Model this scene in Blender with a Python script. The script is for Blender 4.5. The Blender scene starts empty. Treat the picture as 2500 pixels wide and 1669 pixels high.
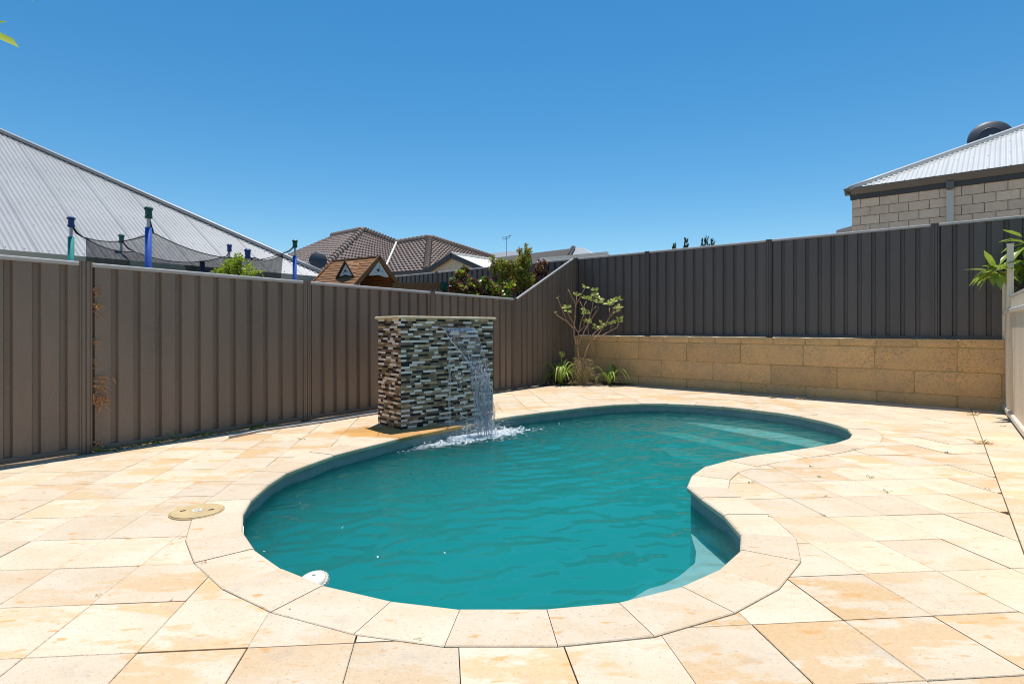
import bpy, bmesh, math, random
from mathutils import Vector, Matrix, noise
from mathutils.geometry import delaunay_2d_cdt

random.seed(7)
sc = bpy.context.scene
col = sc.collection
# ------------------------------------------------------------------ camera
CAM_H = 1.17
FPX = 1389.0            # focal length in pixels of the 2500 px wide photograph
HZ = 800.0              # horizon row
cd = bpy.data.cameras.new('camera')
cd.sensor_width = 36.0
cd.lens = 36.0 * FPX / 2500.0
cd.shift_y = -(834.5 - HZ) / 2500.0
cd.clip_start = 0.02
cd.clip_end = 2000.0
cam = bpy.data.objects.new('camera', cd)
cam.location = (0, 0, CAM_H)
cam.rotation_euler = (math.pi / 2, 0, 0)
col.objects.link(cam)
sc.camera = cam
# ------------------------------------------------------------------ sky, sun, exposure
SUN = Vector((0.03, 0.25, 1.0)).normalized()
world = bpy.data.worlds.new('World')
sc.world = world
world.use_nodes = True
wn = world.node_tree
wn.nodes.clear()
sky = wn.nodes.new('ShaderNodeTexSky')
sky.sky_type = 'NISHITA'
sky.sun_disc = False
sky.sun_elevation = math.asin(SUN.z)
sky.sun_rotation = math.atan2(SUN.x, SUN.y)
sky.altitude = 0
sky.air_density = 1.0
sky.dust_density = 0.15
sky.ozone_density = 3.0
bgn = wn.nodes.new('ShaderNodeBackground')
bgn.inputs['Strength'].default_value = 0.13
won = wn.nodes.new('ShaderNodeOutputWorld')
hsv = wn.nodes.new('ShaderNodeHueSaturation')
hsv.inputs['Hue'].default_value = 0.491
hsv.inputs['Saturation'].default_value = 1.34
hsv.inputs['Value'].default_value = 0.78
wn.links.new(sky.outputs['Color'], hsv.inputs['Color'])
wn.links.new(hsv.outputs['Color'], bgn.inputs['Color'])
wn.links.new(bgn.outputs['Background'], won.inputs['Surface'])
sl = bpy.data.lights.new('sun', 'SUN')
sl.energy = 4.0
sl.angle = math.radians(0.55)
sl.color = (1.0, 0.96, 0.90)
sun = bpy.data.objects.new('sun', sl)
sun.rotation_euler = (-SUN).to_track_quat('-Z', 'Y').to_euler()
sun.location = SUN * 60
col.objects.link(sun)
sc.view_settings.view_transform = 'Standard'
sc.view_settings.look = 'None'
sc.view_settings.gamma = 1.0
sc.view_settings.use_curve_mapping = False
sc.view_settings.exposure = 0.36
sc.cycles.use_denoising = True
sc.cycles.filter_width = 1.05
sc.cycles.max_bounces = 10
sc.cycles.diffuse_bounces = 4
sc.cycles.glossy_bounces = 4
sc.cycles.transmission_bounces = 6
sc.cycles.transparent_max_bounces = 24
sc.cycles.volume_bounces = 3
sc.cycles.sample_clamp_indirect = 8.0
sc.cycles.caustics_reflective = False
sc.cycles.caustics_refractive = False

# ------------------------------------------------------------------ helpers
def G(px, py, z=0.0):
    """photo pixel -> point on the horizontal plane at height z"""
    d = py - HZ
    Y = FPX * (CAM_H - z) / d
    return Vector(((px - 1250.0) / FPX * Y, Y, z))

def AT(px, py, Y):
    """photo pixel at a known distance"""
    return Vector(((px - 1250.0) / FPX * Y, Y, CAM_H + (HZ - py) / FPX * Y))

def wl(o):
    p = Vector((0, 0, 0))
    while o is not None:
        p = p + o.location
        o = o.parent
    return p

class MB:
    def __init__(s):
        s.v = []; s.f = []; s.m = []; s.mi = 0
    def add(s, vs, fs):
        n = len(s.v)
        s.v += [tuple(p) for p in vs]
        for f in fs:
            s.f.append(tuple(i + n for i in f)); s.m.append(s.mi)
    def box(s, c, sx, sy, sz, ax=(1, 0, 0), ay=None, az=None):
        ax = Vector(ax).normalized()
        az = Vector(az).normalized() if az is not None else Vector((0, 0, 1))
        ay = Vector(ay).normalized() if ay is not None else az.cross(ax).normalized()
        c = Vector(c)
        vs = [c + ax * (sx / 2 * i) + ay * (sy / 2 * j) + az * (sz / 2 * k) for k in (-1, 1) for j in (-1, 1) for i in (-1, 1)]
        s.add(vs, [(0, 2, 3, 1), (4, 5, 7, 6), (0, 1, 5, 4), (2, 6, 7, 3), (0, 4, 6, 2), (1, 3, 7, 5)])
    def prism(s, poly, z0, z1, ch=0.0):
        """poly counter-clockwise 2D; optional chamfer of the top edge (convex polygons)"""
        n = len(poly)
        vs = [(p[0], p[1], z0) for p in poly]
        if ch > 0:
            cx = sum(p[0] for p in poly) / n; cy = sum(p[1] for p in poly) / n
            vs += [(p[0], p[1], z1 - ch) for p in poly]
            for p in poly:
                d = Vector((cx - p[0], cy - p[1])); d = d.normalized() * ch * 1.3
                vs.append((p[0] + d.x, p[1] + d.y, z1))
            fs = [tuple(range(2 * n, 3 * n))]
            for k in (0, 1):
                for i in range(n):
                    j = (i + 1) % n
                    fs.append((k * n + i, k * n + j, (k + 1) * n + j, (k + 1) * n + i))
        else:
            vs += [(p[0], p[1], z1) for p in poly]
            fs = [tuple(range(n, 2 * n)), tuple(range(n - 1, -1, -1))]
            for i in range(n):
                j = (i + 1) % n
                fs.append((i, j, n + j, n + i))
        s.add(vs, fs)
    def tube(s, pts, rad, n=6, caps=True):
        pts = [Vector(p) for p in pts]
        if not hasattr(rad, '__len__'): rad = [rad] * len(pts)
        base = len(s.v); ref = None
        for i, p in enumerate(pts):
            a = pts[max(0, i - 1)]; b = pts[min(len(pts) - 1, i + 1)]
            d = (b - a).normalized() if (b - a).length > 1e-9 else Vector((0, 0, 1))
            if ref is None:
                ref = d.orthogonal().normalized()
            ref = (ref - d * ref.dot(d))
            ref = ref.normalized() if ref.length > 1e-6 else d.orthogonal().normalized()
            q = d.cross(ref)
            for k in range(n):
                t = 2 * math.pi * k / n
                s.v.append(tuple(p + (ref * math.cos(t) + q * math.sin(t)) * rad[i]))
        for i in range(len(pts) - 1):
            for k in range(n):
                k2 = (k + 1) % n
                s.f.append((base + i * n + k, base + i * n + k2, base + (i + 1) * n + k2, base + (i + 1) * n + k)); s.m.append(s.mi)
        if caps:
            s.f.append(tuple(base + k for k in range(n - 1, -1, -1))); s.m.append(s.mi)
            e = base + (len(pts) - 1) * n
            s.f.append(tuple(e + k for k in range(n))); s.m.append(s.mi)
    def lathe(s, c, prof, n=24, axis=(0, 0, 1)):
        """prof: (r, h) pairs along axis"""
        az = Vector(axis).normalized(); ax = az.orthogonal().normalized(); ay = az.cross(ax); c = Vector(c)
        base = len(s.v)
        for r, h in prof:
            for k in range(n):
                t = 2 * math.pi * k / n
                s.v.append(tuple(c + az * h + (ax * math.cos(t) + ay * math.sin(t)) * r))
        for i in range(len(prof) - 1):
            for k in range(n):
                k2 = (k + 1) % n
                s.f.append((base + i * n + k, base + i * n + k2, base + (i + 1) * n + k2, base + (i + 1) * n + k)); s.m.append(s.mi)
        s.f.append(tuple(base + k for k in range(n - 1, -1, -1))); s.m.append(s.mi)
        e = base + (len(prof) - 1) * n
        s.f.append(tuple(e + k for k in range(n))); s.m.append(s.mi)
    def octa(s, c, r, sq=1.0):
        c = Vector(c)
        vs = [c + Vector(d) * r for d in ((1, 0, 0), (-1, 0, 0), (0, 1, 0), (0, -1, 0))] + [c + Vector((0, 0, r * sq)), c - Vector((0, 0, r * sq))]
        s.add(vs, [(0, 2, 4), (2, 1, 4), (1, 3, 4), (3, 0, 4), (2, 0, 5), (1, 2, 5), (3, 1, 5), (0, 3, 5)])
    def leaf(s, b, d, L, W, droop=0.3, up=None, fold=0.25):
        b = Vector(b); d = Vector(d).normalized()
        up = Vector(up) if up is not None else Vector((0, 0, 1))
        side = d.cross(up)
        if side.length < 1e-3: side = d.orthogonal()
        side.normalize(); up = side.cross(d).normalized()
        def P(t, w):
            p = b + d * (L * t) - Vector((0, 0, 1)) * (droop * L * t * t)
            return p + side * (w * W / 2) + up * (abs(w) * W * fold * 0.5)
        vs = [P(0, 0), P(.33, -.85), P(.33, 0), P(.33, .85), P(.68, -.8), P(.68, 0), P(.68, .8), P(1, 0)]
        s.add(vs, [(0, 2, 1), (0, 3, 2), (1, 2, 5, 4), (2, 3, 6, 5), (4, 5, 7), (5, 6, 7)])
    def build(s, name, mat, parent=None, smooth=False, origin=None, kind=None):
        o0 = wl(parent) if parent is not None else Vector((0, 0, 0))
        og = Vector(origin) if origin is not None else o0
        me = bpy.data.meshes.new(name)
        me.from_pydata([(x - og.x, y - og.y, z - og.z) for x, y, z in s.v], [], s.f)
        mats = mat if isinstance(mat, (list, tuple)) else [mat]
        for m in mats: me.materials.append(m)
        if len(mats) > 1: me.polygons.foreach_set('material_index', s.m)
        if smooth: me.polygons.foreach_set('use_smooth', [True] * len(me.polygons))
        me.update()
        ob = bpy.data.objects.new(name, me)
        col.objects.link(ob)
        if parent is not None: ob.parent = parent
        ob.location = og - o0
        if kind: ob['kind'] = kind
        return ob

def tag(o, label, cat, group=None):
    o['label'] = label; o['category'] = cat
    if group: o['group'] = group
    return o

def thing(name, label, cat, loc, group=None):
    o = bpy.data.objects.new(name, None)
    o.empty_display_size = 0.2
    o.location = loc
    col.objects.link(o)
    return tag(o, label, cat, group)

def place(mesh, name, parent, loc, scale=(1, 1, 1), rotz=0.0):
    o = bpy.data.objects.new(name, mesh)
    col.objects.link(o)
    o.parent = parent
    o.location = Vector(loc) - wl(parent)
    o.scale = scale
    o.rotation_euler = (0, 0, rotz)
    return o

def clip(poly, p0, nrm, d=0.0):
    """keep the side of a convex polygon where (p-p0).nrm >= d"""
    out = []
    for i in range(len(poly)):
        a = poly[i]; b = poly[(i + 1) % len(poly)]
        da = (a[0] - p0[0]) * nrm[0] + (a[1] - p0[1]) * nrm[1] - d
        db = (b[0] - p0[0]) * nrm[0] + (b[1] - p0[1]) * nrm[1] - d
        if da >= 0: out.append(a)
        if (da >= 0) != (db >= 0):
            t = da / (da - db)
            out.append((a[0] + (b[0] - a[0]) * t, a[1] + (b[1] - a[1]) * t))
    return out

def inside(p, poly):
    c = False; n = len(poly); j = n - 1
    for i in range(n):
        if (poly[i][1] > p[1]) != (poly[j][1] > p[1]) and p[0] < (poly[j][0] - poly[i][0]) * (p[1] - poly[i][1]) / (poly[j][1] - poly[i][1]) + poly[i][0]:
            c = not c
        j = i
    return c

def area(poly):
    return 0.5 * sum(poly[i][0] * poly[(i + 1) % len(poly)][1] - poly[(i + 1) % len(poly)][0] * poly[i][1] for i in range(len(poly)))

def offset(poly, d):
    """offset a counter-clockwise closed polygon outwards by d"""
    n = len(poly); out = []
    for i in range(n):
        a = Vector(poly[i - 1][:2]); b = Vector(poly[i][:2]); c = Vector(poly[(i + 1) % n][:2])
        e1 = (b - a).normalized(); e2 = (c - b).normalized()
        n1 = Vector((e1.y, -e1.x)); n2 = Vector((e2.y, -e2.x))
        m = (n1 + n2).normalized()
        k = d / max(0.5, m.dot(n1))
        out.append((b.x + m.x * k, b.y + m.y * k))
    return out

def catmull(poly, k):
    n = len(poly); out = []
    for i in range(n):
        p0, p1, p2, p3 = (Vector(poly[(i + q) % n][:2]) for q in (-1, 0, 1, 2))
        for s in range(k):
            t = s / k
            p = 0.5 * ((2 * p1) + (p2 - p0) * t + (2 * p0 - 5 * p1 + 4 * p2 - p3) * t * t + (3 * p1 - p0 - 3 * p2 + p3) * t ** 3)
            out.append((p.x, p.y))
    return out

# ------------------------------------------------------------------ materials
def nt(name):
    m = bpy.data.materials.new(name); m.use_nodes = True
    n = m.node_tree; n.nodes.clear()
    out = n.nodes.new('ShaderNodeOutputMaterial')
    return m, n, out

def nd(n, typ, **kw):
    o = n.nodes.new(typ)
    for k, v in kw.items():
        if k in o.inputs.keys(): o.inputs[k].default_value = v
        else: setattr(o, k, v)
    return o

def rgb(c): return (c[0], c[1], c[2], 1.0)

def noise_fac(n, vec, scale, detail=4, lo=0.4, hi=0.6, rough=0.55):
    t = nd(n, 'ShaderNodeTexNoise', Scale=scale, Detail=detail, Roughness=rough)
    n.links.new(vec, t.inputs['Vector'])
    r = nd(n, 'ShaderNodeMapRange'); r.inputs[1].default_value = lo; r.inputs[2].default_value = hi
    n.links.new(t.outputs['Fac'], r.inputs[0])
    return r.outputs[0]

def mixc(n, fac, a, b, mode='MIX'):
    x = n.nodes.new('ShaderNodeMix'); x.data_type = 'RGBA'; x.blend_type = mode
    for s, v in ((x.inputs[0], fac), (x.inputs[6], a), (x.inputs[7], b)):
        if hasattr(v, 'is_linked'): n.links.new(v, s)
        elif isinstance(v, (tuple, list)): s.default_value = rgb(v)
        else: s.default_value = v
    return x.outputs[2]

def mul(n, a, b):
    x = nd(n, 'ShaderNodeMath', operation='MULTIPLY')
    for s, v in ((x.inputs[0], a), (x.inputs[1], b)):
        if hasattr(v, 'is_linked'): n.links.new(v, s)
        else: s.default_value = v
    return x.outputs[0]

def mat(name, c1, c2=None, scale=6.0, rough=0.6, spec=0.4, bump=0.0, bscale=60.0, speck=None, sscale=150.0, slo=0.6, shi=0.68,
        rand=0.0, metal=0.0, lo=0.35, hi=0.65, stretch=None, sss=0.0, obj=False, trans=0.0):
    """a general procedural paint / stone / leaf material: two tones mixed by noise, optional specks, fine bump and per-object tint"""
    m, n, out = nt(name)
    b = nd(n, 'ShaderNodeBsdfPrincipled', Roughness=rough, Metallic=metal)
    b.inputs['Specular IOR Level'].default_value = spec
    if obj:
        vec = n.nodes.new('ShaderNodeTexCoord').outputs['Object']
    else:
        vec = n.nodes.new('ShaderNodeNewGeometry').outputs['Position']
    if stretch:
        mp = nd(n, 'ShaderNodeMapping'); mp.inputs['Scale'].default_value = stretch
        n.links.new(vec, mp.inputs['Vector']); vec = mp.outputs[0]
    c = mixc(n, noise_fac(n, vec, scale, 5, lo, hi), c1, c2 if c2 else c1)
    if speck:
        c = mixc(n, noise_fac(n, vec, sscale, 2, slo, shi), c, speck)
    if rand > 0:
        oi = n.nodes.new('ShaderNodeObjectInfo')
        r = nd(n, 'ShaderNodeMapRange'); r.inputs[3].default_value = 1 - rand; r.inputs[4].default_value = 1 + rand
        n.links.new(oi.outputs['Random'], r.inputs[0])
        h = nd(n, 'ShaderNodeHueSaturation')
        n.links.new(r.outputs[0], h.inputs['Value']); n.links.new(c, h.inputs['Color']); c = h.outputs[0]
    n.links.new(c, b.inputs['Base Color'])
    if bump > 0:
        t = nd(n, 'ShaderNodeTexNoise', Scale=bscale, Detail=4.0); n.links.new(vec, t.inputs['Vector'])
        bp = nd(n, 'ShaderNodeBump', Strength=bump, Distance=0.01)
        n.links.new(t.outputs['Fac'], bp.inputs['Height']); n.links.new(bp.outputs[0], b.inputs['Normal'])
    sh = b.outputs[0]
    if trans > 0:
        tr = nd(n, 'ShaderNodeBsdfTranslucent'); n.links.new(c, tr.inputs['Color'])
        mx = nd(n, 'ShaderNodeMixShader'); mx.inputs[0].default_value = trans
        n.links.new(sh, mx.inputs[1]); n.links.new(tr.outputs[0], mx.inputs[2]); sh = mx.outputs[0]
    n.links.new(sh, out.inputs['Surface'])
    return m

def paver_mat(name, c1, c2, orange, amt):
    m, n, out = nt(name)
    b = nd(n, 'ShaderNodeBsdfPrincipled', Roughness=0.75)
    b.inputs['Specular IOR Level'].default_value = 0.25
    pos = n.nodes.new('ShaderNodeNewGeometry').outputs['Position']
    oi = n.nodes.new('ShaderNodeObjectInfo')
    # every stone samples its own part of the noise, so patches stop at the joints
    sh = nd(n, 'ShaderNodeVectorMath', operation='SCALE'); sh.inputs[0].default_value = (31.0, 17.0, 9.0)
    n.links.new(oi.outputs['Random'], sh.inputs['Scale'])
    ad = nd(n, 'ShaderNodeVectorMath', operation='ADD'); n.links.new(pos, ad.inputs[0]); n.links.new(sh.outputs[0], ad.inputs[1])
    own = ad.outputs[0]
    c = mixc(n, noise_fac(n, own, 3.0, 6, 0.35, 0.65), c1, c2)
    mp = nd(n, 'ShaderNodeMapping'); mp.inputs['Scale'].default_value = (0.55, 1.3, 1.0); mp.inputs['Rotation'].default_value = (0, 0, 0.5)
    n.links.new(own, mp.inputs['Vector'])
    big = noise_fac(n, mp.outputs[0], 2.6, 6, 0.49, 0.545, 0.68)
    reg = noise_fac(n, pos, 0.45, 2, 0.30, 0.56)
    c = mixc(n, mul(n, mul(n, big, reg), amt), c, orange)
    mp2 = nd(n, 'ShaderNodeMapping'); mp2.inputs['Scale'].default_value = (0.55, 1.5, 1.0); mp2.inputs['Rotation'].default_value = (0, 0, -0.3)
    n.links.new(pos, mp2.inputs['Vector'])
    sp = noise_fac(n, mp2.outputs[0], 13.0, 2, 0.655, 0.70)
    c = mixc(n, mul(n, sp, 0.75), c, (0.62, 0.30, 0.07))
    grey = noise_fac(n, own, 4.5, 6, 0.60, 0.74, 0.65)
    c = mixc(n, mul(n, grey, 0.5), c, (0.42, 0.36, 0.30))
    pores = noise_fac(n, pos, 62.0, 4, 0.60, 0.66, 0.65)
    c = mixc(n, mul(n, pores, 0.55), c, (0.34, 0.24, 0.15))
    grain = noise_fac(n, pos, 30.0, 5, 0.3, 0.7, 0.75)
    c = mixc(n, mul(n, grain, 0.30), c, mixc(n, 0.5, c, (0.95, 0.86, 0.72)))
    # run-off stain round the foot of the fountain wall
    mp3 = nd(n, 'ShaderNodeMapping'); mp3.vector_type = 'POINT'
    mp3.inputs['Location'].default_value = (0.0, 0.0, 0.0)
    cx, cy, an = -0.85, 6.42, math.atan2(0.6625, 0.749)
    sub = nd(n, 'ShaderNodeVectorMath', operation='SUBTRACT'); sub.inputs[1].default_value = (cx, cy, 0)
    n.links.new(pos, sub.inputs[0])
    mp3.inputs['Rotation'].default_value = (0, 0, -an); mp3.inputs['Scale'].default_value = (0.85, 2.3, 1.0)
    n.links.new(sub.outputs[0], mp3.inputs['Vector'])
    ln = nd(n, 'ShaderNodeVectorMath', operation='LENGTH'); n.links.new(mp3.outputs[0], ln.inputs[0])
    nz = nd(n, 'ShaderNodeTexNoise', Scale=5.0, Detail=4.0); n.links.new(pos, nz.inputs['Vector'])
    sm = nd(n, 'ShaderNodeMath', operation='MULTIPLY_ADD'); sm.inputs[1].default_value = 0.8; n.links.new(nz.outputs['Fac'], sm.inputs[0]); n.links.new(ln.outputs['Value'], sm.inputs[2])
    wr = nd(n, 'ShaderNodeMapRange'); wr.inputs[1].default_value = 1.50; wr.inputs[2].default_value = 1.28
    n.links.new(sm.outputs[0], wr.inputs[0])
    c = mixc(n, mul(n, wr.outputs[0], 0.85), c, (0.55, 0.27, 0.06))
    h = nd(n, 'ShaderNodeHueSaturation')
    r = nd(n, 'ShaderNodeMapRange'); r.inputs[3].default_value = 0.90; r.inputs[4].default_value = 1.06
    n.links.new(oi.outputs['Random'], r.inputs[0]); n.links.new(r.outputs[0], h.inputs['Value'])
    n.links.new(c, h.inputs['Color'])
    n.links.new(h.outputs[0], b.inputs['Base Color'])
    t = nd(n, 'ShaderNodeTexNoise', Scale=70.0, Detail=5.0); n.links.new(pos, t.inputs['Vector'])
    bp = nd(n, 'ShaderNodeBump', Strength=0.6, Distance=0.008)
    n.links.new(t.outputs['Fac'], bp.inputs['Height']); n.links.new(bp.outputs[0], b.inputs['Normal'])
    n.links.new(b.outputs[0], out.inputs['Surface'])
    return m

def limestone_mat():
    m, n, out = nt('limestone')
    b = nd(n, 'ShaderNodeBsdfPrincipled', Roughness=0.9); b.inputs['Specular IOR Level'].default_value = 0.15
    pos = n.nodes.new('ShaderNodeNewGeometry').outputs['Position']
    oi = n.nodes.new('ShaderNodeObjectInfo')
    c = mixc(n, noise_fac(n, pos, 2.2, 6, 0.35, 0.65), (0.97, 0.60, 0.26), (0.86, 0.54, 0.27))
    patch = noise_fac(n, pos, 1.6, 6, 0.36, 0.66, 0.7)
    speck = noise_fac(n, pos, 34.0, 5, 0.50, 0.60, 0.8)
    c = mixc(n, mul(n, mul(n, speck, patch), 0.6), c, (0.28, 0.18, 0.09))
    blot = noise_fac(n, pos, 4.5, 6, 0.52, 0.72, 0.7)
    c = mixc(n, mul(n, blot, 0.3), c, (0.46, 0.32, 0.17))
    h = nd(n, 'ShaderNodeHueSaturation'); r = nd(n, 'ShaderNodeMapRange'); r.inputs[3].default_value = 0.88; r.inputs[4].default_value = 1.08
    n.links.new(oi.outputs['Random'], r.inputs[0]); n.links.new(r.outputs[0], h.inputs['Value']); n.links.new(c, h.inputs['Color'])
    n.links.new(h.outputs[0], b.inputs['Base Color'])
    t = nd(n, 'ShaderNodeTexNoise', Scale=38.0, Detail=6.0, Roughness=0.7); n.links.new(pos, t.inputs['Vector'])
    bp = nd(n, 'ShaderNodeBump', Strength=1.0, Distance=0.03)
    n.links.new(t.outputs['Fac'], bp.inputs['Height']); n.links.new(bp.outputs[0], b.inputs['Normal'])
    n.links.new(b.outputs[0], out.inputs['Surface'])
    return m

def water_mat():
    m, n, out = nt('pool_water')
    fr = nd(n, 'ShaderNodeFresnel', IOR=1.33)
    tr = nd(n, 'ShaderNodeBsdfTransparent')
    gl = nd(n, 'ShaderNodeBsdfGlossy', Roughness=0.012)
    pos = n.nodes.new('ShaderNodeNewGeometry').outputs['Position']
    t = nd(n, 'ShaderNodeTexNoise', Scale=16.0, Detail=3.0); n.links.new(pos, t.inputs['Vector'])
    bp = nd(n, 'ShaderNodeBump', Strength=0.12, Distance=0.012)
    n.links.new(t.outputs['Fac'], bp.inputs['Height'])
    n.links.new(bp.outputs[0], gl.inputs['Normal']); n.links.new(bp.outputs[0], fr.inputs['Normal'])
    mx = nd(n, 'ShaderNodeMixShader')
    n.links.new(fr.outputs[0], mx.inputs[0]); n.links.new(tr.outputs[0], mx.inputs[1]); n.links.new(gl.outputs[0], mx.inputs[2])
    n.links.new(mx.outputs[0], out.inputs['Surface'])
    vs = nd(n, 'ShaderNodeVolumeScatter', Density=0.54, Anisotropy=0.0); vs.inputs['Color'].default_value = (0.11, 0.94, 0.96, 1)
    va = nd(n, 'ShaderNodeVolumeAbsorption', Density=1.5); va.inputs['Color'].default_value = (0.0, 0.80, 0.79, 1)
    ad = nd(n, 'ShaderNodeAddShader'); n.links.new(vs.outputs[0], ad.inputs[0]); n.links.new(va.outputs[0], ad.inputs[1])
    n.links.new(ad.outputs[0], out.inputs['Volume'])
    return m

def clear_water_mat(name, opac, rough=0.04, white=0.0, bump=0.3, ior=1.33):
    m, n, out = nt(name)
    fr = nd(n, 'ShaderNodeFresnel', IOR=ior)
    pos = n.nodes.new('ShaderNodeNewGeometry').outputs['Position']
    t = nd(n, 'ShaderNodeTexNoise', Scale=28.0, Detail=3.0)
    mp = nd(n, 'ShaderNodeMapping'); mp.inputs['Scale'].default_value = (1.0, 1.0, 0.25); n.links.new(pos, mp.inputs['Vector']); n.links.new(mp.outputs[0], t.inputs['Vector'])
    bp = nd(n, 'ShaderNodeBump', Strength=bump, Distance=0.02); n.links.new(t.outputs['Fac'], bp.inputs['Height'])
    gl = nd(n, 'ShaderNodeBsdfGlossy', Roughness=rough); n.links.new(bp.outputs[0], gl.inputs['Normal']); n.links.new(bp.outputs[0], fr.inputs['Normal'])
    tr = nd(n, 'ShaderNodeBsdfTransparent'); tr.inputs['Color'].default_value = (0.9, 0.93, 0.98, 1)
    ad = nd(n, 'ShaderNodeMath', operation='ADD'); ad.inputs[1].default_value = opac; ad.use_clamp = True
    n.links.new(fr.outputs[0], ad.inputs[0])
    mx = nd(n, 'ShaderNodeMixShader'); n.links.new(ad.outputs[0], mx.inputs[0]); n.links.new(tr.outputs[0], mx.inputs[1]); n.links.new(gl.outputs[0], mx.inputs[2])
    sh = mx.outputs[0]
    if white > 0:
        df = nd(n, 'ShaderNodeBsdfDiffuse'); df.inputs['Color'].default_value = (0.9, 0.92, 0.94, 1)
        tl = nd(n, 'ShaderNodeBsdfTranslucent'); tl.inputs['Color'].default_value = (0.9, 0.92, 0.94, 1)
        m2 = nd(n, 'ShaderNodeMixShader'); m2.inputs[0].default_value = 0.5; n.links.new(df.outputs[0], m2.inputs[1]); n.links.new(tl.outputs[0], m2.inputs[2])
        m3 = nd(n, 'ShaderNodeMixShader'); m3.inputs[0].default_value = white; n.links.new(sh, m3.inputs[1]); n.links.new(m2.outputs[0], m3.inputs[2]); sh = m3.outputs[0]
    n.links.new(sh, out.inputs['Surface'])
    return m

def net_mat():
    m, n, out = nt('safety_net')
    tr = nd(n, 'ShaderNodeBsdfTransparent'); df = nd(n, 'ShaderNodeBsdfDiffuse'); df.inputs['Color'].default_value = (0.035, 0.033, 0.03, 1)
    pos = n.nodes.new('ShaderNodeNewGeometry').outputs['Position']
    f = noise_fac(n, pos, 9.0, 3, 0.2, 0.8)
    r = nd(n, 'ShaderNodeMapRange'); r.inputs[3].default_value = 0.42; r.inputs[4].default_value = 0.62; n.links.new(f, r.inputs[0])
    mx = nd(n, 'ShaderNodeMixShader'); n.links.new(r.outputs[0], mx.inputs[0]); n.links.new(tr.outputs[0], mx.inputs[1]); n.links.new(df.outputs[0], mx.inputs[2])
    n.links.new(mx.outputs[0], out.inputs['Surface'])
    return m

M = {}
M['paver'] = paver_mat('paver_stone', (0.67, 0.555, 0.41), (0.615, 0.48, 0.33), (0.61, 0.38, 0.165), 0.85)
M['coping'] = paver_mat('coping_stone', (0.665, 0.54, 0.395), (0.62, 0.49, 0.345), (0.60, 0.42, 0.24), 0.5)
M['sand'] = mat('bedding_sand', (0.14, 0.10, 0.07), (0.09, 0.06, 0.04), 12, 0.95, 0.1, 0.5, 80)
M['ground'] = mat('bare_ground', (0.30, 0.23, 0.15), (0.22, 0.17, 0.11), 0.6, 0.95, 0.1)
M['sandpale'] = mat('pale_sand', (0.52, 0.44, 0.33), (0.44, 0.36, 0.26), 0.8, 0.95, 0.1)
M['mulch'] = mat('garden_mulch', (0.09, 0.07, 0.055), (0.035, 0.027, 0.022), 30, 0.95, 0.1, 1.0, 60)
M['lime'] = limestone_mat()
M['mortar'] = mat('lime_mortar', (0.62, 0.43, 0.18), (0.52, 0.36, 0.17), 8, 0.95, 0.1, 0.5, 60)
M['fence'] = mat('fence_paint', (0.215, 0.160, 0.120), (0.165, 0.122, 0.092), 2.2, 0.42, 0.45, 0.10, 260, speck=(0.27, 0.21, 0.165), sscale=300, slo=0.58, shi=0.66, stretch=(1, 1, 0.22))
M['rail'] = mat('fence_rail_sunlit', (0.46, 0.42, 0.38), (0.40, 0.365, 0.33), 4, 0.28, 0.6)  # paler than the fence: sun on the rounded top put into the colour
M['fence_dark'] = mat('back_fence_paint', (0.122, 0.100, 0.090), (0.096, 0.079, 0.072), 2.2, 0.42, 0.45, 0.10, 260, speck=(0.16, 0.135, 0.122), sscale=300, slo=0.58, shi=0.66, stretch=(1, 1, 0.22))
M['cream'] = mat('cream_steel', (0.86, 0.74, 0.57), (0.82, 0.70, 0.53), 3, 0.45, 0.4, speck=(0.5, 0.42, 0.32), sscale=25, slo=0.62, shi=0.75)
M['creamlight'] = mat('cream_trim', (0.72, 0.67, 0.58), (0.68, 0.62, 0.53), 4, 0.4, 0.4)
M['shell'] = mat('pool_pebble_finish', (0.22, 0.28, 0.295), (0.17, 0.225, 0.24), 5, 0.5, 0.4, 0.3, 180, speck=(0.38, 0.42, 0.43), sscale=130, slo=0.58, shi=0.66)
M['step'] = mat('pool_step_finish', (0.42, 0.45, 0.44), (0.34, 0.38, 0.38), 5, 0.6, 0.4, 0.3, 180)
M['water'] = water_mat()
M['sheet'] = clear_water_mat('falling_water', 0.0, 0.03, 0.05, 0.35, 1.14)
M['strand'] = clear_water_mat('water_strand', 0.08, 0.02, 0.36, 0.3, 1.25)
M['foam'] = mat('water_foam', (0.82, 0.86, 0.88), None, 5, 0.25, 0.6)
M['white'] = mat('white_plastic', (0.78, 0.78, 0.74), (0.72, 0.72, 0.66), 6, 0.35, 0.5)
M['lid'] = mat('lid_plastic', (0.60, 0.44, 0.22), (0.50, 0.37, 0.19), 9, 0.6, 0.4, 0.2, 60)
M['black'] = mat('black_plastic', (0.015, 0.014, 0.013), None, 5, 0.5, 0.4)
M['cap'] = mat('wall_cap_stone', (0.72, 0.60, 0.43), (0.62, 0.48, 0.30), 7, 0.7, 0.3, 0.3, 60)
STRIP = [mat('white_quartz', (0.98, 0.85, 0.74), (0.92, 0.78, 0.67), 25, 0.35, 0.5, 0.5, 50, rand=0.12),
         mat('black_slate', (0.024, 0.020, 0.018), (0.042, 0.034, 0.030), 25, 0.55, 0.3, 0.7, 50, rand=0.2),
         mat('brown_slate', (0.34, 0.21, 0.11), (0.20, 0.12, 0.065), 22, 0.5, 0.5, 0.7, 50, rand=0.2),
         mat('tan_sandstone', (0.62, 0.44, 0.27), (0.48, 0.31, 0.17), 22, 0.55, 0.4, 0.6, 50, rand=0.15),
         mat('olive_slate', (0.34, 0.24, 0.16), (0.23, 0.165, 0.11), 22, 0.5, 0.5, 0.7, 50, rand=0.2)]
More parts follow.
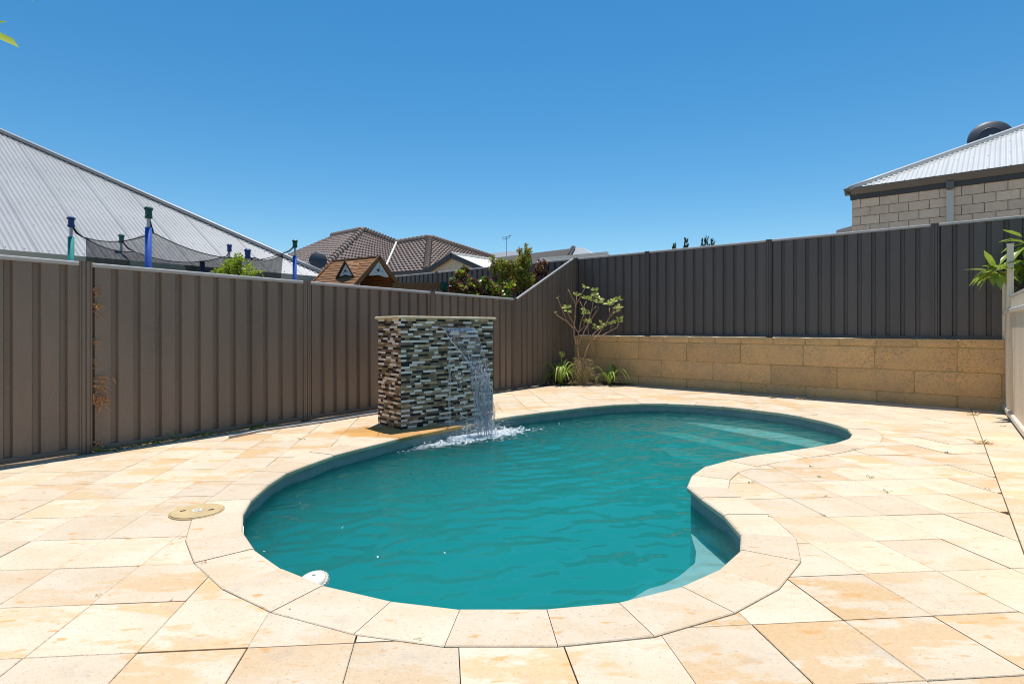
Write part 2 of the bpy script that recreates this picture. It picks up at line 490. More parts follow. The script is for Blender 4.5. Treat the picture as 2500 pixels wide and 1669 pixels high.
M['copper'] = mat('copper_lip', (0.72, 0.36, 0.17), (0.55, 0.25, 0.12), 12, 0.35, 0.6, metal=0.6)
M['zinc'] = mat('grey_roof_steel', (0.375, 0.37, 0.365), (0.335, 0.33, 0.325), 1.2, 0.38, 0.5)
M['zincr'] = mat('pale_roof_steel', (0.62, 0.61, 0.58), (0.57, 0.56, 0.53), 1.2, 0.4, 0.5)
M['screw'] = mat('roof_screw', (0.16, 0.16, 0.17), None, 5, 0.5, 0.4)
M['gutter'] = mat('cream_gutter', (0.86, 0.66, 0.44), (0.80, 0.61, 0.40), 4, 0.45, 0.4)
M['brickcream'] = mat('cream_brick', (0.92, 0.70, 0.51), (0.85, 0.63, 0.45), 9, 0.9, 0.2, 0.6, 60, speck=(0.45, 0.37, 0.28), sscale=45, slo=0.66, shi=0.72, rand=0.08)
M['brickmortar'] = mat('brick_mortar', (0.72, 0.55, 0.40), (0.64, 0.48, 0.35), 12, 0.95, 0.1, 0.4, 80)
M['fascia'] = mat('dark_fascia', (0.085, 0.078, 0.074), (0.075, 0.068, 0.064), 4, 0.5, 0.4)
M['gutterdark'] = mat('brown_gutter', (0.17, 0.155, 0.14), (0.15, 0.135, 0.12), 4, 0.4, 0.5)
M['tile'] = mat('concrete_roof_tile', (0.25, 0.19, 0.165), (0.20, 0.15, 0.13), 3, 0.75, 0.3, 0.4, 40, speck=(0.24, 0.21, 0.19), sscale=20, slo=0.6, shi=0.72)
M['dish'] = mat('dish_paint', (0.055, 0.065, 0.085), (0.05, 0.058, 0.075), 4, 0.5, 0.4)
M['wood'] = mat('stained_timber', (0.34, 0.165, 0.065), (0.23, 0.105, 0.04), 5, 0.65, 0.3, 0.3, 40, stretch=(3, 3, 14), rand=0.15)
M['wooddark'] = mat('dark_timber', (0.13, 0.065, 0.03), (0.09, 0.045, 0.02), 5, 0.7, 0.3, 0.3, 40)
M['printdark'] = mat('printed_maroon', (0.05, 0.012, 0.015), None, 5, 0.5, 0.3)
M['blue'] = mat('blue_foam', (0.02, 0.11, 0.48), (0.018, 0.09, 0.40), 6, 0.6, 0.3)
M['bluedark'] = mat('blue_cap', (0.015, 0.06, 0.22), None, 6, 0.45, 0.4)
M['teal'] = mat('teal_foam', (0.02, 0.30, 0.27), (0.02, 0.25, 0.22), 6, 0.6, 0.3)
M['greencap'] = mat('green_cap', (0.012, 0.10, 0.075), None, 6, 0.45, 0.4)
M['steel'] = mat('galvanised_pole', (0.45, 0.46, 0.48), (0.38, 0.39, 0.41), 6, 0.4, 0.5, metal=0.5)
M['net'] = net_mat()
M['strap'] = mat('black_strap', (0.02, 0.019, 0.018), None, 6, 0.7, 0.3)
M['bark'] = mat('frangipani_bark', (0.46, 0.30, 0.20), (0.33, 0.20, 0.125), 14, 0.8, 0.2, 0.3, 50)
M['barkdark'] = mat('dark_bark', (0.11, 0.075, 0.05), (0.07, 0.05, 0.035), 14, 0.9, 0.2, 0.5, 50)
def leafmat(name, a, b, t=0.35, rough=0.45): return mat(name, a, b, 14, rough, 0.4, trans=t)
M['leaf_frangi'] = leafmat('frangipani_leaf', (0.56, 0.58, 0.13), (0.42, 0.48, 0.09))
M['leaf_lime'] = leafmat('lime_leaf', (0.34, 0.46, 0.03), (0.42, 0.48, 0.03))
M['leaf_olive'] = leafmat('olive_leaf', (0.19, 0.25, 0.04), (0.36, 0.32, 0.045))
M['leaf_bronze'] = leafmat('bronze_leaf', (0.46, 0.22, 0.06), (0.38, 0.25, 0.06))
M['leaf_plum'] = leafmat('plum_leaf', (0.12, 0.035, 0.045), (0.20, 0.075, 0.05), 0.3, 0.25)
M['leaf_dark'] = leafmat('dark_green_leaf', (0.10, 0.20, 0.035), (0.15, 0.26, 0.045), 0.3, 0.3)
M['leaf_strap'] = leafmat('strap_leaf', (0.30, 0.44, 0.06), (0.40, 0.50, 0.09))
M['leaf_big'] = leafmat('broad_leaf', (0.26, 0.38, 0.06), (0.38, 0.46, 0.06), 0.35, 0.3)
M['leaf_cypress'] = leafmat('cypress_foliage', (0.022, 0.045, 0.02), (0.035, 0.06, 0.025), 0.15)
M['straw'] = mat('dry_straw', (0.66, 0.49, 0.26), (0.46, 0.32, 0.15), 30, 0.8, 0.2, trans=0.25)
M['rust_straw'] = mat('dry_weed', (0.70, 0.38, 0.17), (0.55, 0.28, 0.12), 30, 0.8, 0.2, trans=0.2)
M['grass'] = leafmat('weed_grass', (0.20, 0.28, 0.07), (0.30, 0.34, 0.10))
M['pvc'] = mat('grey_conduit', (0.42, 0.40, 0.38), (0.34, 0.32, 0.30), 6, 0.4, 0.5)
M['wall_far'] = mat('pale_render', (0.55, 0.48, 0.38), (0.50, 0.43, 0.34), 2, 0.9, 0.2)
M['roof_grey'] = mat('mid_grey_roof', (0.25, 0.255, 0.27), (0.22, 0.225, 0.235), 1, 0.5, 0.4)
M['roof_char'] = mat('charcoal_roof', (0.10, 0.09, 0.085), (0.085, 0.078, 0.073), 1, 0.85, 0.15)

# ================================================================== SETTING
# lot directions: u runs along the left fence, w along the back fence, both measured on the ground
U = Vector((0.586, 0.810)).normalized(); NF = Vector((U.y, -U.x))          # NF points from the left fence into the yard
W = Vector((0.7536, -0.657)).normalized(); NB = Vector((-W.y, W.x))        # NB points behind the back fence
FA = Vector((-4.014, 5.346)); FB = Vector((2.80, 11.75))
FC = Vector((1.44, 12.90))                                                 # corner of the two fences
WALLP = FB - NB * 0.12                                                     # face of the limestone wall

# ---- pool outline: coping joints along the inner edge
JP = [(1124.4,1485.4),(1333.6,1485.4),(1507.8,1470),(1660.4,1431.9),(1752.9,1390.5),(1805.8,1343.2),(1808.5,1302.7),(1767.3,1255.9),(1711.1,1216.3),(1676.6,1188.2),(1688.1,1160.6),(1720,1138.4),(1773.7,1123.8),(1835,1111.6),(1904,1102.6),(1978,1092.4),(2034.2,1082.2),(2072.5,1069.4),(2080.2,1059.2),(2068.7,1046.4),(2044,1036.7),(2003.6,1026),(1955,1015.8),(1896.3,1006.3),(1829.9,998.4),(1763.5,991.5),(1697,987.0),(1630,984.5),(1565,984.5),(1500,986.8),(1440,992),(1380,999.5),(1320,1006),(1263,1013.5),(1206.5,1022.6),(1150,1033.5),(1090,1046),(1030,1058),(976.6,1069.1),(925,1082.5),(877.7,1094.3),(813.8,1110.9),(755,1131.9),(698.9,1153.1),(655.4,1181.2),(613.3,1218.2),(594.1,1251.4),(592.9,1296.6),(622.2,1339.4),(691.2,1387.2),(793.4,1428),(958.1,1465.8)]
INNER = [(G(x, y).x, G(x, y).y) for x, y in JP]
COPW = 0.285
OUTER = offset(INNER, COPW)
SMOOTH = catmull(INNER, 3)
WATER_Z = -0.13
FLOOR_Z = -1.30

# ---- ground sheet with the pool cut out
def cdt_cut(poly, hole):
    """triangles of poly minus hole"""
    vs = [Vector(p[:2]) for p in poly] + [Vector(p[:2]) for p in hole]
    n = len(poly)
    faces = [list(range(n)), list(range(n, n + len(hole)))]
    r = delaunay_2d_cdt(vs, [], faces, 1, 1e-6)
    tris = [f for f, o in zip(r[2], r[5]) if 0 in o and 1 not in o]
    return r[0], tris

hole = offset(SMOOTH, 0.10)
mb = MB()
big = [(-900, -300), (900, -300), (900, 1600), (-900, 1600)]
v2, tr = cdt_cut(big, hole)
mb.add([(p.x, p.y, -0.062) for p in v2], tr)
g = mb.build('ground', M['ground']); g['kind'] = 'structure'

# ---- raised ground of the lots behind the limestone wall
mb = MB()
ug = [FC - W * 26 + NB * .16, FC + W * 34 + NB * .16, FC + W * 34 + NB * 60, FC - W * 26 + NB * 60]
mb.prism([(p.x, p.y) for p in ug], -0.05, 0.965)
g = mb.build('raised_ground', M['sandpale']); g['kind'] = 'structure'

# ---- paving: one bedding sheet, each paver a piece of its own
v2, tr = cdt_cut([(-7.3, -1.6), (2.2, -1.6), (8.6, 6.8), (7.1, 8.2), (2.2, 11.62), (0.55, 11.42)], hole)
mb = MB(); mb.add([(p.x, p.y, -0.040) for p in v2], tr)
paving = mb.build('paving', M['sand']); paving['kind'] = 'structure'
GU = Vector((0.38288, 0.03286)); GV = Vector((-0.04759, 0.39171)); GO = Vector((-1.73396, 2.01745))
BP = Vector((6.17, 7.61)); BD = Vector((0.602, 0.798)).normalized(); BN = Vector((BD.y, -BD.x))
cells = []
rnd = random.Random(3)
for i in range(-22, 32):
    for j in range(-14, 34):
        p = []
        for a, b in ((0, 0), (1, 0), (1, 1), (0, 1)):
            q = GO + GU * (i + a) + GV * (j + b)
            p.append(q)
        c = sum(p, Vector((0, 0))) / 4
        if c.x < -7 or c.x > 9 or c.y < -1.5 or c.y > 13: continue
        jx, jy, gp = rnd.uniform(-.0018, .0018), rnd.uniform(-.0018, .0018), rnd.choice((.9925, .9905, .988))
        q = [(c.x + (v.x - c.x) * gp + jx, c.y + (v.y - c.y) * gp + jy) for v in p]
        q = clip(q, FA, NF, 0.11)
        if len(q) > 2: q = clip(q, WALLP, -NB, 0.012)
        if len(q) > 2: q = clip(q, BP, -BN, 0.003)
        if len(q) > 2: q = clip(q, (0.6, 11.40), Vector((0.145, -0.99)), 0.0)
        if len(q) < 3 or area(q) < 0.002: continue
        cells.append(q)
for k in range(-22, 4):
    a = BP + BD * (k * 0.392 + 0.1); b = a + BD * 0.388
    q = [(a.x + BN.x * .004, a.y + BN.y * .004), (a.x + BN.x * .375, a.y + BN.y * .375), (b.x + BN.x * .375, b.y + BN.y * .375), (b.x + BN.x * .004, b.y + BN.y * .004)]
    q = clip(q, WALLP, -NB, 0.012)
    if len(q) > 2 and area(q) > 0.002 and -1.6 < a.y: cells.append(q)
OUTG = offset(INNER, COPW + 0.0022)
xs = [p[0] for p in OUTG]; ys = [p[1] for p in OUTG]
bb = (min(xs), min(ys), max(xs), max(ys))
stones = []
for q in cells:
    cx = sum(p[0] for p in q) / len(q); cy = sum(p[1] for p in q) / len(q)
    near = not (max(p[0] for p in q) < bb[0] or min(p[0] for p in q) > bb[2] or max(p[1] for p in q) < bb[1] or min(p[1] for p in q) > bb[3])
    if near:
        v2, tr = cdt_cut(q, OUTG)
        if not tr: continue
        tot = sum(abs(area([v2[t[0]], v2[t[1]], v2[t[2]]])) for t in tr)
        if tot < 0.0012: continue
        if abs(tot - area(q)) < 1e-7: stones.append(('q', q, cx, cy))
        else: stones.append(('t', (v2, tr), cx, cy))
    else:
        stones.append(('q', q, cx, cy))
def paver_mesh(mb, kind, data, rr):
    dz = rr.uniform(-.0012, .0012)
    if kind == 'q' and len(data) == 4: mb.prism(data, -0.042, dz, 0.0028)
    elif kind == 'q': mb.prism(data, -0.042, dz)
    else:
        v2, tr = data
        used = sorted({i for t in tr for i in t}); mp = {o: n for n, o in enumerate(used)}; n = len(used)
        ed = {}
        for t in tr:
            for a, b in ((t[0], t[1]), (t[1], t[2]), (t[2], t[0])): ed[(a, b)] = 1
        vs = [(v2[i].x, v2[i].y, dz) for i in used] + [(v2[i].x, v2[i].y, -0.042) for i in used]
        fs = [tuple(mp[i] for i in t) for t in tr]
        for a, b in ed:
            if (b, a) not in ed: fs.append((mp[a], mp[a] + n, mp[b] + n, mp[b]))
        mb.add(vs, fs)
def visible(cx, cy):
    return cy > 0.9 and abs(cx) < 0.93 * cy
stones.sort(key=lambda s: (not visible(s[2], s[3]), s[3] if visible(s[2], s[3]) else 99))
rest = MB()
for k, (kd, dat, cx, cy) in enumerate(stones):
    if k < 300 and visible(cx, cy):
        mb = MB(); paver_mesh(mb, kd, dat, rnd)
        mb.build('paver', M['paver'], paving, origin=(cx, cy, 0))
    else:
        paver_mesh(rest, kd, dat, rnd)
rest.build('paver_field', M['paver'], paving, kind='stuff')

# ---- garden bed in the corner
mb = MB()
bed = [(0.42, 11.38), (2.35, 11.66), (1.5, 12.80), (1.36, 12.72)]
N = 14
for a in range(N + 1):
    for b in range(N + 1):
        s, t = a / N, b / N
        p = (Vector(bed[0]) * (1 - s) + Vector(bed[1]) * s) * (1 - t) + (Vector(bed[3]) * (1 - s) + Vector(bed[2]) * s) * t
        e = min(1.0, 4 * t)
        mb.v.append((p.x, p.y, -0.03 + 0.05 * e + 0.03 * noise.noise(Vector((p.x * 6, p.y * 6, 0)))))
for a in range(N):
    for b in range(N):
        i = a * (N + 1) + b
        mb.f.append((i, i + N + 1, i + N + 2, i + 1)); mb.m.append(0)
g = mb.build('garden_soil', M['mulch'], smooth=True); g['kind'] = 'structure'
# earth strip between paving and left fence, dark to stand for its shadow gap
mb = MB()
for k in range(40):
    a = FA + U * (-3.2 + k * 0.28); b = a + U * 0.28
    z = -0.02 + 0.012 * math.sin(k * 1.7); z2 = -0.02 + 0.012 * math.sin((k + 1) * 1.7)
    if a.y > 11.3: break
    mb.add([(a.x - NF.x * .1, a.y - NF.y * .1, z), (a.x + NF.x * .115, a.y + NF.y * .115, z - .012), (b.x + NF.x * .115, b.y + NF.y * .115, z2 - .012), (b.x - NF.x * .1, b.y - NF.y * .1, z2)], [(0, 1, 2, 3)])
g = mb.build('shadow_soil_strip', M['mulch']); g['kind'] = 'structure'

# ================================================================== SWIMMING POOL
pool = thing('swimming_pool', 'kidney shaped swimming pool with dark pebble shell and pale stone coping', 'pool', (0.6, 5.2, 0))
# shell: wall ring + floor
wi = offset(SMOOTH, 0.03); wo = offset(SMOOTH, 0.22); n = len(wi)
mb = MB()
for p in wi: mb.v.append((p[0], p[1], -0.046))
for p in wi: mb.v.append((p[0], p[1], FLOOR_Z + 0.22))
fl = offset(SMOOTH, -0.16)
for p in fl: mb.v.append((p[0], p[1], FLOOR_Z))
for p in wo: mb.v.append((p[0], p[1], -0.046))
for p in wo: mb.v.append((p[0], p[1], FLOOR_Z - 0.2))
for i in range(n):
    j = (i + 1) % n
    mb.f += [(i, n + i, n + j, j), (n + i, 2 * n + i, 2 * n + j, n + j), (3 * n + i, i, j, 3 * n + j), (3 * n + j, 4 * n + j, 4 * n + i, 3 * n + i)]
    mb.m += [0] * 4
def floor_z(x, y):
    k = min(1, max(0, (0.75 * x + 0.66 * y - 4.2) / 3.2)); return FLOOR_Z + .42 * k * k * (3 - 2 * k)
for i in range(n):
    x_, y_, _ = mb.v[2 * n + i]; mb.v[2 * n + i] = (x_, y_, floor_z(x_, y_))
gp = [Vector((a * .3 - 4, b * .3)) for a in range(32) for b in range(32)]
gp = [p for p in gp if inside(p, offset(SMOOTH, -0.3))]
r_ = delaunay_2d_cdt([Vector(p) for p in fl] + gp, [], [list(range(n))], 1, 1e-6)
b0_ = len(mb.v)
mb.v += [(p.x, p.y, floor_z(p.x, p.y)) for p in r_[0]]
for t_ in r_[2]: mb.f.append(tuple(b0_ + q for q in t_)); mb.m.append(0)
mb.build('shell', M['shell'], pool)
# coping stones with a bullnose towards the water
prof = [(COPW, -0.05), (COPW, 0.001), (COPW - 0.004, 0.004), (0.022, 0.004), (0.009, 0.0005), (0.001, -0.008), (0.0, -0.022), (0.004, -0.036), (0.018, -0.044), (0.04, -0.046)]
crn = random.Random(5)
for i in range(len(INNER)):
    j = (i + 1) % len(INNER)
    a = Vector(INNER[i]); b = Vector(INNER[j]); oa = Vector(OUTER[i]); ob = Vector(OUTER[j])
    t = (b - a).normalized(); g = 0.0015
    a2 = a + t * g; b2 = b - t * g
    t2 = (ob - oa).normalized(); oa2 = oa + t2 * g; ob2 = ob - t2 * g
    dz = crn.uniform(-0.0015, 0.0035)
    mb = MB(); m_ = len(prof)
    for (p, o) in ((a2, oa2), (b2, ob2)):
        for d, z in prof:
            q = p + (o - p) * (d / COPW)
            mb.v.append((q.x, q.y, z + dz))
    mb.f.append(tuple(range(m_ - 1, -1, -1))); mb.f.append(tuple(range(m_, 2 * m_)))
    for k in range(m_):
        k2 = (k + 1) % m_
        mb.f.append((k, k2, m_ + k2, m_ + k))
    mb.m = [0] * len(mb.f)
    ob_ = mb.build('coping_stone', M['coping'], pool, origin=((a.x + ob.x) / 2, (a.y + ob.y) / 2, 0))
    me = ob_.data
    bm = bmesh.new(); bm.from_mesh(me); bmesh.ops.recalc_face_normals(bm, faces=bm.faces); bm.to_mesh(me); bm.free()
# entry steps in the far right end, cut from the pool outline
NP0 = G(1905, 1050, WATER_Z); NP1 = G(2062, 1078, WATER_Z)
sd = (Vector(NP1[:2]) - Vector(NP0[:2])).normalized(); sn = Vector((-sd.y, sd.x))
if sn.x < 0: sn = -sn
stp = offset(SMOOTH, 0.028)
lobe = [p for p in stp if p[0] > 1.7 and p[1] > 5.05]
for k, (z, dd) in enumerate(((-0.27, 0.0), (-0.43, -0.36), (-0.60, -0.74))):
    q = clip(stp, NP0, sn, dd)
    q = clip(q, (2.2, 5), (1, 0), 0)
    if len(q) > 2:
        mb = MB(); mb.prism(q, FLOOR_Z + 0.01 * k, z); mb.build('step', M['step'], pool)
# curved bench in the near right bay
bench = [(1.27, 4.02), (1.215, 3.716), (1.15, 3.533), (.993, 3.34), (.871, 3.228), (.771, 3.177), (.674, 3.08), (.50, 2.92), (.33, 2.68), (.20, 2.45)]
bp = [INNER[k] for k in (1, 2, 3, 4, 5, 6, 7, 8)] + bench
bp = offset(bp, 0.012)
mb = MB(); mb.prism(bp, FLOOR_Z + 0.05, -0.29); mb.build('bench', M['step'], pool)
# skimmer mouth in the left wall
a = Vector(INNER[46]); b = Vector(INNER[47]); t = (b - a).normalized(); nn = Vector((t.y, -t.x)); c = (a + b) / 2 + nn * 0.012
mb = MB()
for s_, sx, sz in ((-.085, .02, .16), (.085, .02, .16)):
    mb.box((c.x + t.x * s_, c.y + t.y * s_, -0.13), sx, 0.03, sz, (t.x, t.y, 0))
mb.box((c.x, c.y, -0.058), .19, 0.031, .016, (t.x, t.y, 0)); mb.box((c.x, c.y, -0.205), .19, 0.031, .016, (t.x, t.y, 0))
mb.build('skimmer_mouth', M['white'], pool)
mb = MB(); mb.box((c.x + nn.x * .012, c.y + nn.y * .012, -0.132), .15, 0.012, .13, (t.x, t.y, 0)); mb.build('skimmer_flap', M['black'], pool)

# ---- water body with real ripples
SPL = G(1181, 1063.5, WATER_Z)                      # where the sheet of water lands
inw = offset(SMOOTH, 0.07)
st = 0.025
x0, y0 = min(p[0] for p in inw), min(p[1] for p in inw); x1, y1 = max(p[0] for p in inw), max(p[1] for p in inw)
nx, ny = int((x1 - x0) / st) + 2, int((y1 - y0) / st) + 2
wr = random.Random(11)
waves = []
for k in range(26):
    ang = wr.gauss(-1.25, 0.55); lam = wr.choice((.12, .15, .19, .25, .33, .45, .6)) * wr.uniform(.85, 1.15)
    waves.append((math.cos(ang) * 2 * math.pi / lam, math.sin(ang) * 2 * math.pi / lam, wr.uniform(0, 6.28), lam * wr.uniform(.0022, .0046)))
fine = []
for k in range(14):
    ang = wr.gauss(-1.1, 0.9); lam = wr.uniform(.07, .12)
    fine.append((math.cos(ang) * 2 * math.pi / lam, math.sin(ang) * 2 * math.pi / lam, wr.uniform(0, 6.28), lam * wr.uniform(.0016, .0032)))
def height(x, y):
    h = 0
    m1 = 0.55 + 0.9 * max(0, noise.noise(Vector((x * .7, y * .7, 3.1))) + .35)
    wx = x + 0.06 * noise.noise(Vector((x * 2.2, y * 2.2, 0))); wy = y + 0.06 * noise.noise(Vector((x * 2.2, y * 2.2, 7)))
    for kx, ky, ph, am in waves: h += am * math.sin(kx * wx + ky * wy + ph)
    h *= m1 * 1.45
    for kx, ky, ph, am in fine: h += am * math.sin(kx * wx + ky * wy + ph) * (.5 + m1 * .5)
    d = math.hypot(x - SPL.x, y - SPL.y)
    h += 0.006 * math.exp(-d / 1.6) * math.sin(d * 34 - 1.0)
    if d < 1.0: h += 0.026 * math.exp(-(d / .36) ** 2) * noise.noise(Vector((x * 22, y * 22, 1)))
    return h
wm = MB(); idx = {}
ins = [[inside((x0 + i * st, y0 + j * st), inw) for j in range(ny + 1)] for i in range(nx + 1)]
quads = [(i, j) for i in range(nx) for j in range(ny) if ins[i][j] and ins[i + 1][j] and ins[i + 1][j + 1] and ins[i][j + 1]]
def wv(i, j, top):
    k = (i, j, top)
    if k not in idx:
        x, y = x0 + i * st, y0 + j * st
        idx[k] = len(wm.v); wm.v.append((x, y, WATER_Z + height(x, y) if top else FLOOR_Z - 0.08))
    return idx[k]
qs = set(quads)
for i, j in quads:
    wm.f.append((wv(i, j, 1), wv(i + 1, j, 1), wv(i + 1, j + 1, 1), wv(i, j + 1, 1)))
    wm.f.append((wv(i, j + 1, 0), wv(i + 1, j + 1, 0), wv(i + 1, j, 0), wv(i, j, 0)))
    for di, dj, a, b in ((0, -1, (0, 0), (1, 0)), (1, 0, (1, 0), (1, 1)), (0, 1, (1, 1), (0, 1)), (-1, 0, (0, 1), (0, 0))):
        if (i + di, j + dj) not in qs:
            A = (i + a[0], j + a[1]); B = (i + b[0], j + b[1])
            wm.f.append((wv(*B, 1), wv(*A, 1), wv(*A, 0), wv(*B, 0)))
wm.m = [0] * len(wm.f)
w_ = wm.build('water', M['water'], smooth=True); w_['kind'] = 'structure'

# ================================================================== LIMESTONE RETAINING WALL
wallt = thing('retaining_wall', 'rough yellow limestone block retaining wall under the back fence', 'wall', (WALLP.x + W.x * 2.5, WALLP.y + W.y * 2.5, 0))
def wall_t(px):
    r = (px - 1250) / FPX
    return (r * WALLP.y - WALLP.x) / (W.x - r * W.y)
T0, T1 = -1.85, 6.6
mb = MB(); c = WALLP + NB * 0.19 + W * ((T0 + T1) / 2)
mb.box((c.x, c.y, 0.492), T1 - T0, 0.35, 0.99, (W.x, W.y, 0)); mb.build('mortar_core', M['mortar'], wallt)
courses = [(0.0, .170, [1441, 1558.6, 1676, 1809, 1966, 2140, 2337]), (.180, .516, [1503, 1614, 1740, 1882, 2043.5, 2232, 2446]),
           (.527, .870, [1452.5, 1557.8, 1676, 1807.8, 1961, 2135, 2336.8]), (.881, 1.0, [1455, 1506, 1561, 1619, 1681, 1745, 1808.5, 1887, 1966, 2050, 2140, 2238, 2340])]
wr = random.Random(9)
for z0, z1, js in courses:
    ts = [T0] + [wall_t(p) for p in js] + [T1]
    for a, b in zip(ts[:-1], ts[1:]):
        if b - a < 0.06 or a >= T1: continue
        b = min(b, T1)
        N1, N2 = max(3, int((b - a) / .09)), max(2, int((z1 - z0) / .07))
        pr = wr.uniform(0.0, .010); mb = MB(); g = .006
        L = b - a - 2 * g
        for face in (0, 1):
            for ii in range(N1 + 1):
                for jj in range(N2 + 1):
                    s_ = a + g + L * ii / N1; z = z0 + (z1 - z0) * jj / N2
                    ed = 0.010 if ii in (0, N1) or jj in (0, N2) else 0.0
                    if face == 0:
                        o = -pr + ed + .007 * noise.noise(Vector((s_ * 7, z * 7, 3)))
                    else: o = .05
                    cz = .012 if (ii in (0, N1) and jj in (0, N2)) else 0.0
                    s2 = s_ + (cz if ii == 0 else -cz if ii == N1 else 0)
                    z2 = z + (cz * .6 if jj == 0 else -cz * .6 if jj == N2 else 0)
                    p = WALLP + W * s2 + NB * o
                    mb.v.append((p.x, p.y, z2))
        R = (N1 + 1) * (N2 + 1); K = N2 + 1
        for ii in range(N1):
            for jj in range(N2):
                mb.f.append((ii * K + jj, (ii + 1) * K + jj, (ii + 1) * K + jj + 1, ii * K + jj + 1))
        for ii in range(N1):
            mb.f.append((ii * K + N2, (ii + 1) * K + N2, R + (ii + 1) * K + N2, R + ii * K + N2)); mb.f.append(((ii + 1) * K, ii * K, R + ii * K, R + (ii + 1) * K))
        for jj in range(N2):
            mb.f.append((jj + 1, jj, R + jj, R + jj + 1)[::-1]); mb.f.append((N1 * K + jj, N1 * K + jj + 1, R + N1 * K + jj + 1, R + N1 * K + jj)[::-1])
        mb.m = [0] * len(mb.f)
        pm = WALLP + W * ((a + b) / 2)
        mb.build('limestone_block', M['lime'], wallt, origin=(pm.x, pm.y, (z0 + z1) / 2))

# ================================================================== FENCES
def steel_panel(p0, p1, z0, z1a, z1b, nrm, amp=0.034, pitch=0.194):
    """ribbed steel infill sheet between two posts; nrm points to the viewer side"""
    mb = MB(); d = p1 - p0; L = d.length; d = d / L
    prof = [(0, 0), (.128, 0), (.140, -1), (.182, -1)]
    pts = []; k = 0; off = 0.03
    while True:
        done = False
        for a, h in prof:
            t = off + k * pitch + a - pitch
            if t < 0: continue
            if t > L: done = True; break
            pts.append((t, h))
        if done: break
        k += 1
    pts = [(0, pts[0][1])] + pts + [(L, pts[-1][1])]
    for t, h in pts:
        p = p0 + d * t + nrm * (amp * h + amp * .5)
        zt = z1a + (z1b - z1a) * t / L
        mb.v.append((p.x, p.y, z0)); mb.v.append((p.x, p.y, zt))
    for i in range(len(pts) - 1):
        mb.f.append((2 * i, 2 * i + 2, 2 * i + 3, 2 * i + 1)); mb.m.append(0)
    return mb

def post_mesh(p, d, nrm, z0, z1, w=0.10, dep=0.062):
    """roll-formed post with three grooves on its face"""
    mb = MB()
    pr = [(-.5, -.5), (.5, -.5), (.5, .5), (.36, .5), (.33, .36), (.30, .5), (.05, .5), (.03, .34), (-.03, .34), (-.05, .5), (-.30, .5), (-.33, .36), (-.36, .5), (-.5, .5)]
    n = len(pr)
    for z in (z0, z1):
        for a, b in pr:
            q = p + d * (a * w) + nrm * (b * dep); mb.v.append((q.x, q.y, z))
    for i in range(n): mb.f.append((i, (i + 1) % n, n + (i + 1) % n, n + i))
    mb.f.append(tuple(range(n, 2 * n))); mb.f.append(tuple(range(n - 1, -1, -1)))
    mb.m = [0] * len(mb.f)
    return mb

def rail_mesh(p0, p1, za, zb, nrm, dep=0.052, hgt=0.042, rounded=True):
    mb = MB()
    if rounded: pr = [(-.5, -.5), (.5, -.5), (.5, .1), (.42, .32), (.22, .46), (0, .5), (-.22, .46), (-.42, .32), (-.5, .1)]
    else: pr = [(-.5, -.5), (.5, -.5), (.5, .3), (.3, .5), (-.3, .5), (-.5, .3)]
    n = len(pr)
    for p, z in ((p0, za), (p1, zb)):
        for a, b in pr:
            q = p + nrm * (a * dep); mb.v.append((q.x, q.y, z + (b - .5) * hgt))
    for i in range(n): mb.f.append((i, (i + 1) % n, n + (i + 1) % n, n + i))
    mb.f.append(tuple(range(n, 2 * n))); mb.f.append(tuple(range(n - 1, -1, -1)))
    mb.m = [0] * len(mb.f)
    return mb

def fence(name, label, pts, zb, zt, nrm, mp, mrail):
    """pts: post positions; zb bottom, zt list of (left,right) top heights per bay"""
    root = thing(name, label, 'fence', (pts[0].x, pts[0].y, zb))
    for k, p in enumerate(pts):
        d = (pts[1] - pts[0]).normalized()
        z1 = max([zt[i][s] for i, s in ((k - 1, 1), (k, 0)) if 0 <= i < len(zt)])
        post_mesh(p, d, nrm, zb - 0.03, z1 + 0.002).build('post', mp, root)
    for k in range(len(pts) - 1):
        d = (pts[k + 1] - pts[k]).normalized()
        a = pts[k] + d * 0.045; b = pts[k + 1] - d * 0.045
        steel_panel(a, b, zb + .02, zt[k][0] - .02, zt[k][1] - .02, nrm).build('panel', mp, root)
        rail_mesh(a + d * .006, b - d * .006, zt[k][0], zt[k][1], nrm).build('top_rail', mrail, root)
        rail_mesh(a + d * .006, b - d * .006, zb + .055, zb + .055, nrm, .05, .05, False).build('bottom_rail', mp, root)
    return root

BAY = 2.345
lp = [FA + U * (BAY * k) for k in range(-2, 3)] + [FC - (FC - (FA + U * BAY * 2)) * 0.0]
lp = [FA + U * (BAY * k) for k in range(-2, 3)]
# third and fourth posts are read off the photograph
lp[4] = Vector((0.04, 10.94)); lp[3] = (lp[2 + 0] * 0 + Vector((-1.285, 9.11)))
lp = lp[:5]
lp[2] = FA.copy()
lpo = [FA - U * BAY * 2, FA - U * BAY, FA, Vector((-2.616, 7.223)), Vector((-1.287, 9.10)), Vector((0.04, 10.94)), Vector((1.395, 12.84))]
zt = [(1.82, 1.81), (1.81, 1.79), (1.785, 1.765), (1.765, 1.752), (1.752, 1.738), (1.738, 2.74)]
fence('boundary_fence', 'brown grey ribbed steel fence along the pool, stepping up to the back corner', lpo, 0.0, zt, NF, M['fence'], M['rail'])
bp_ = [FC - W * 9.4, FC - W * 7.05, FC - W * 4.7, FC - W * 2.35, FC + W * 0.03, FB, FB + W * 2.39, FB + W * 4.777, FB + W * 7.17, FB + W * 9.56]
fence('back_fence', 'charcoal ribbed steel fence standing on the limestone wall', bp_, 1.0, [(2.745, 2.745)] * 9, -NB, M['fence_dark'], M['rail'])

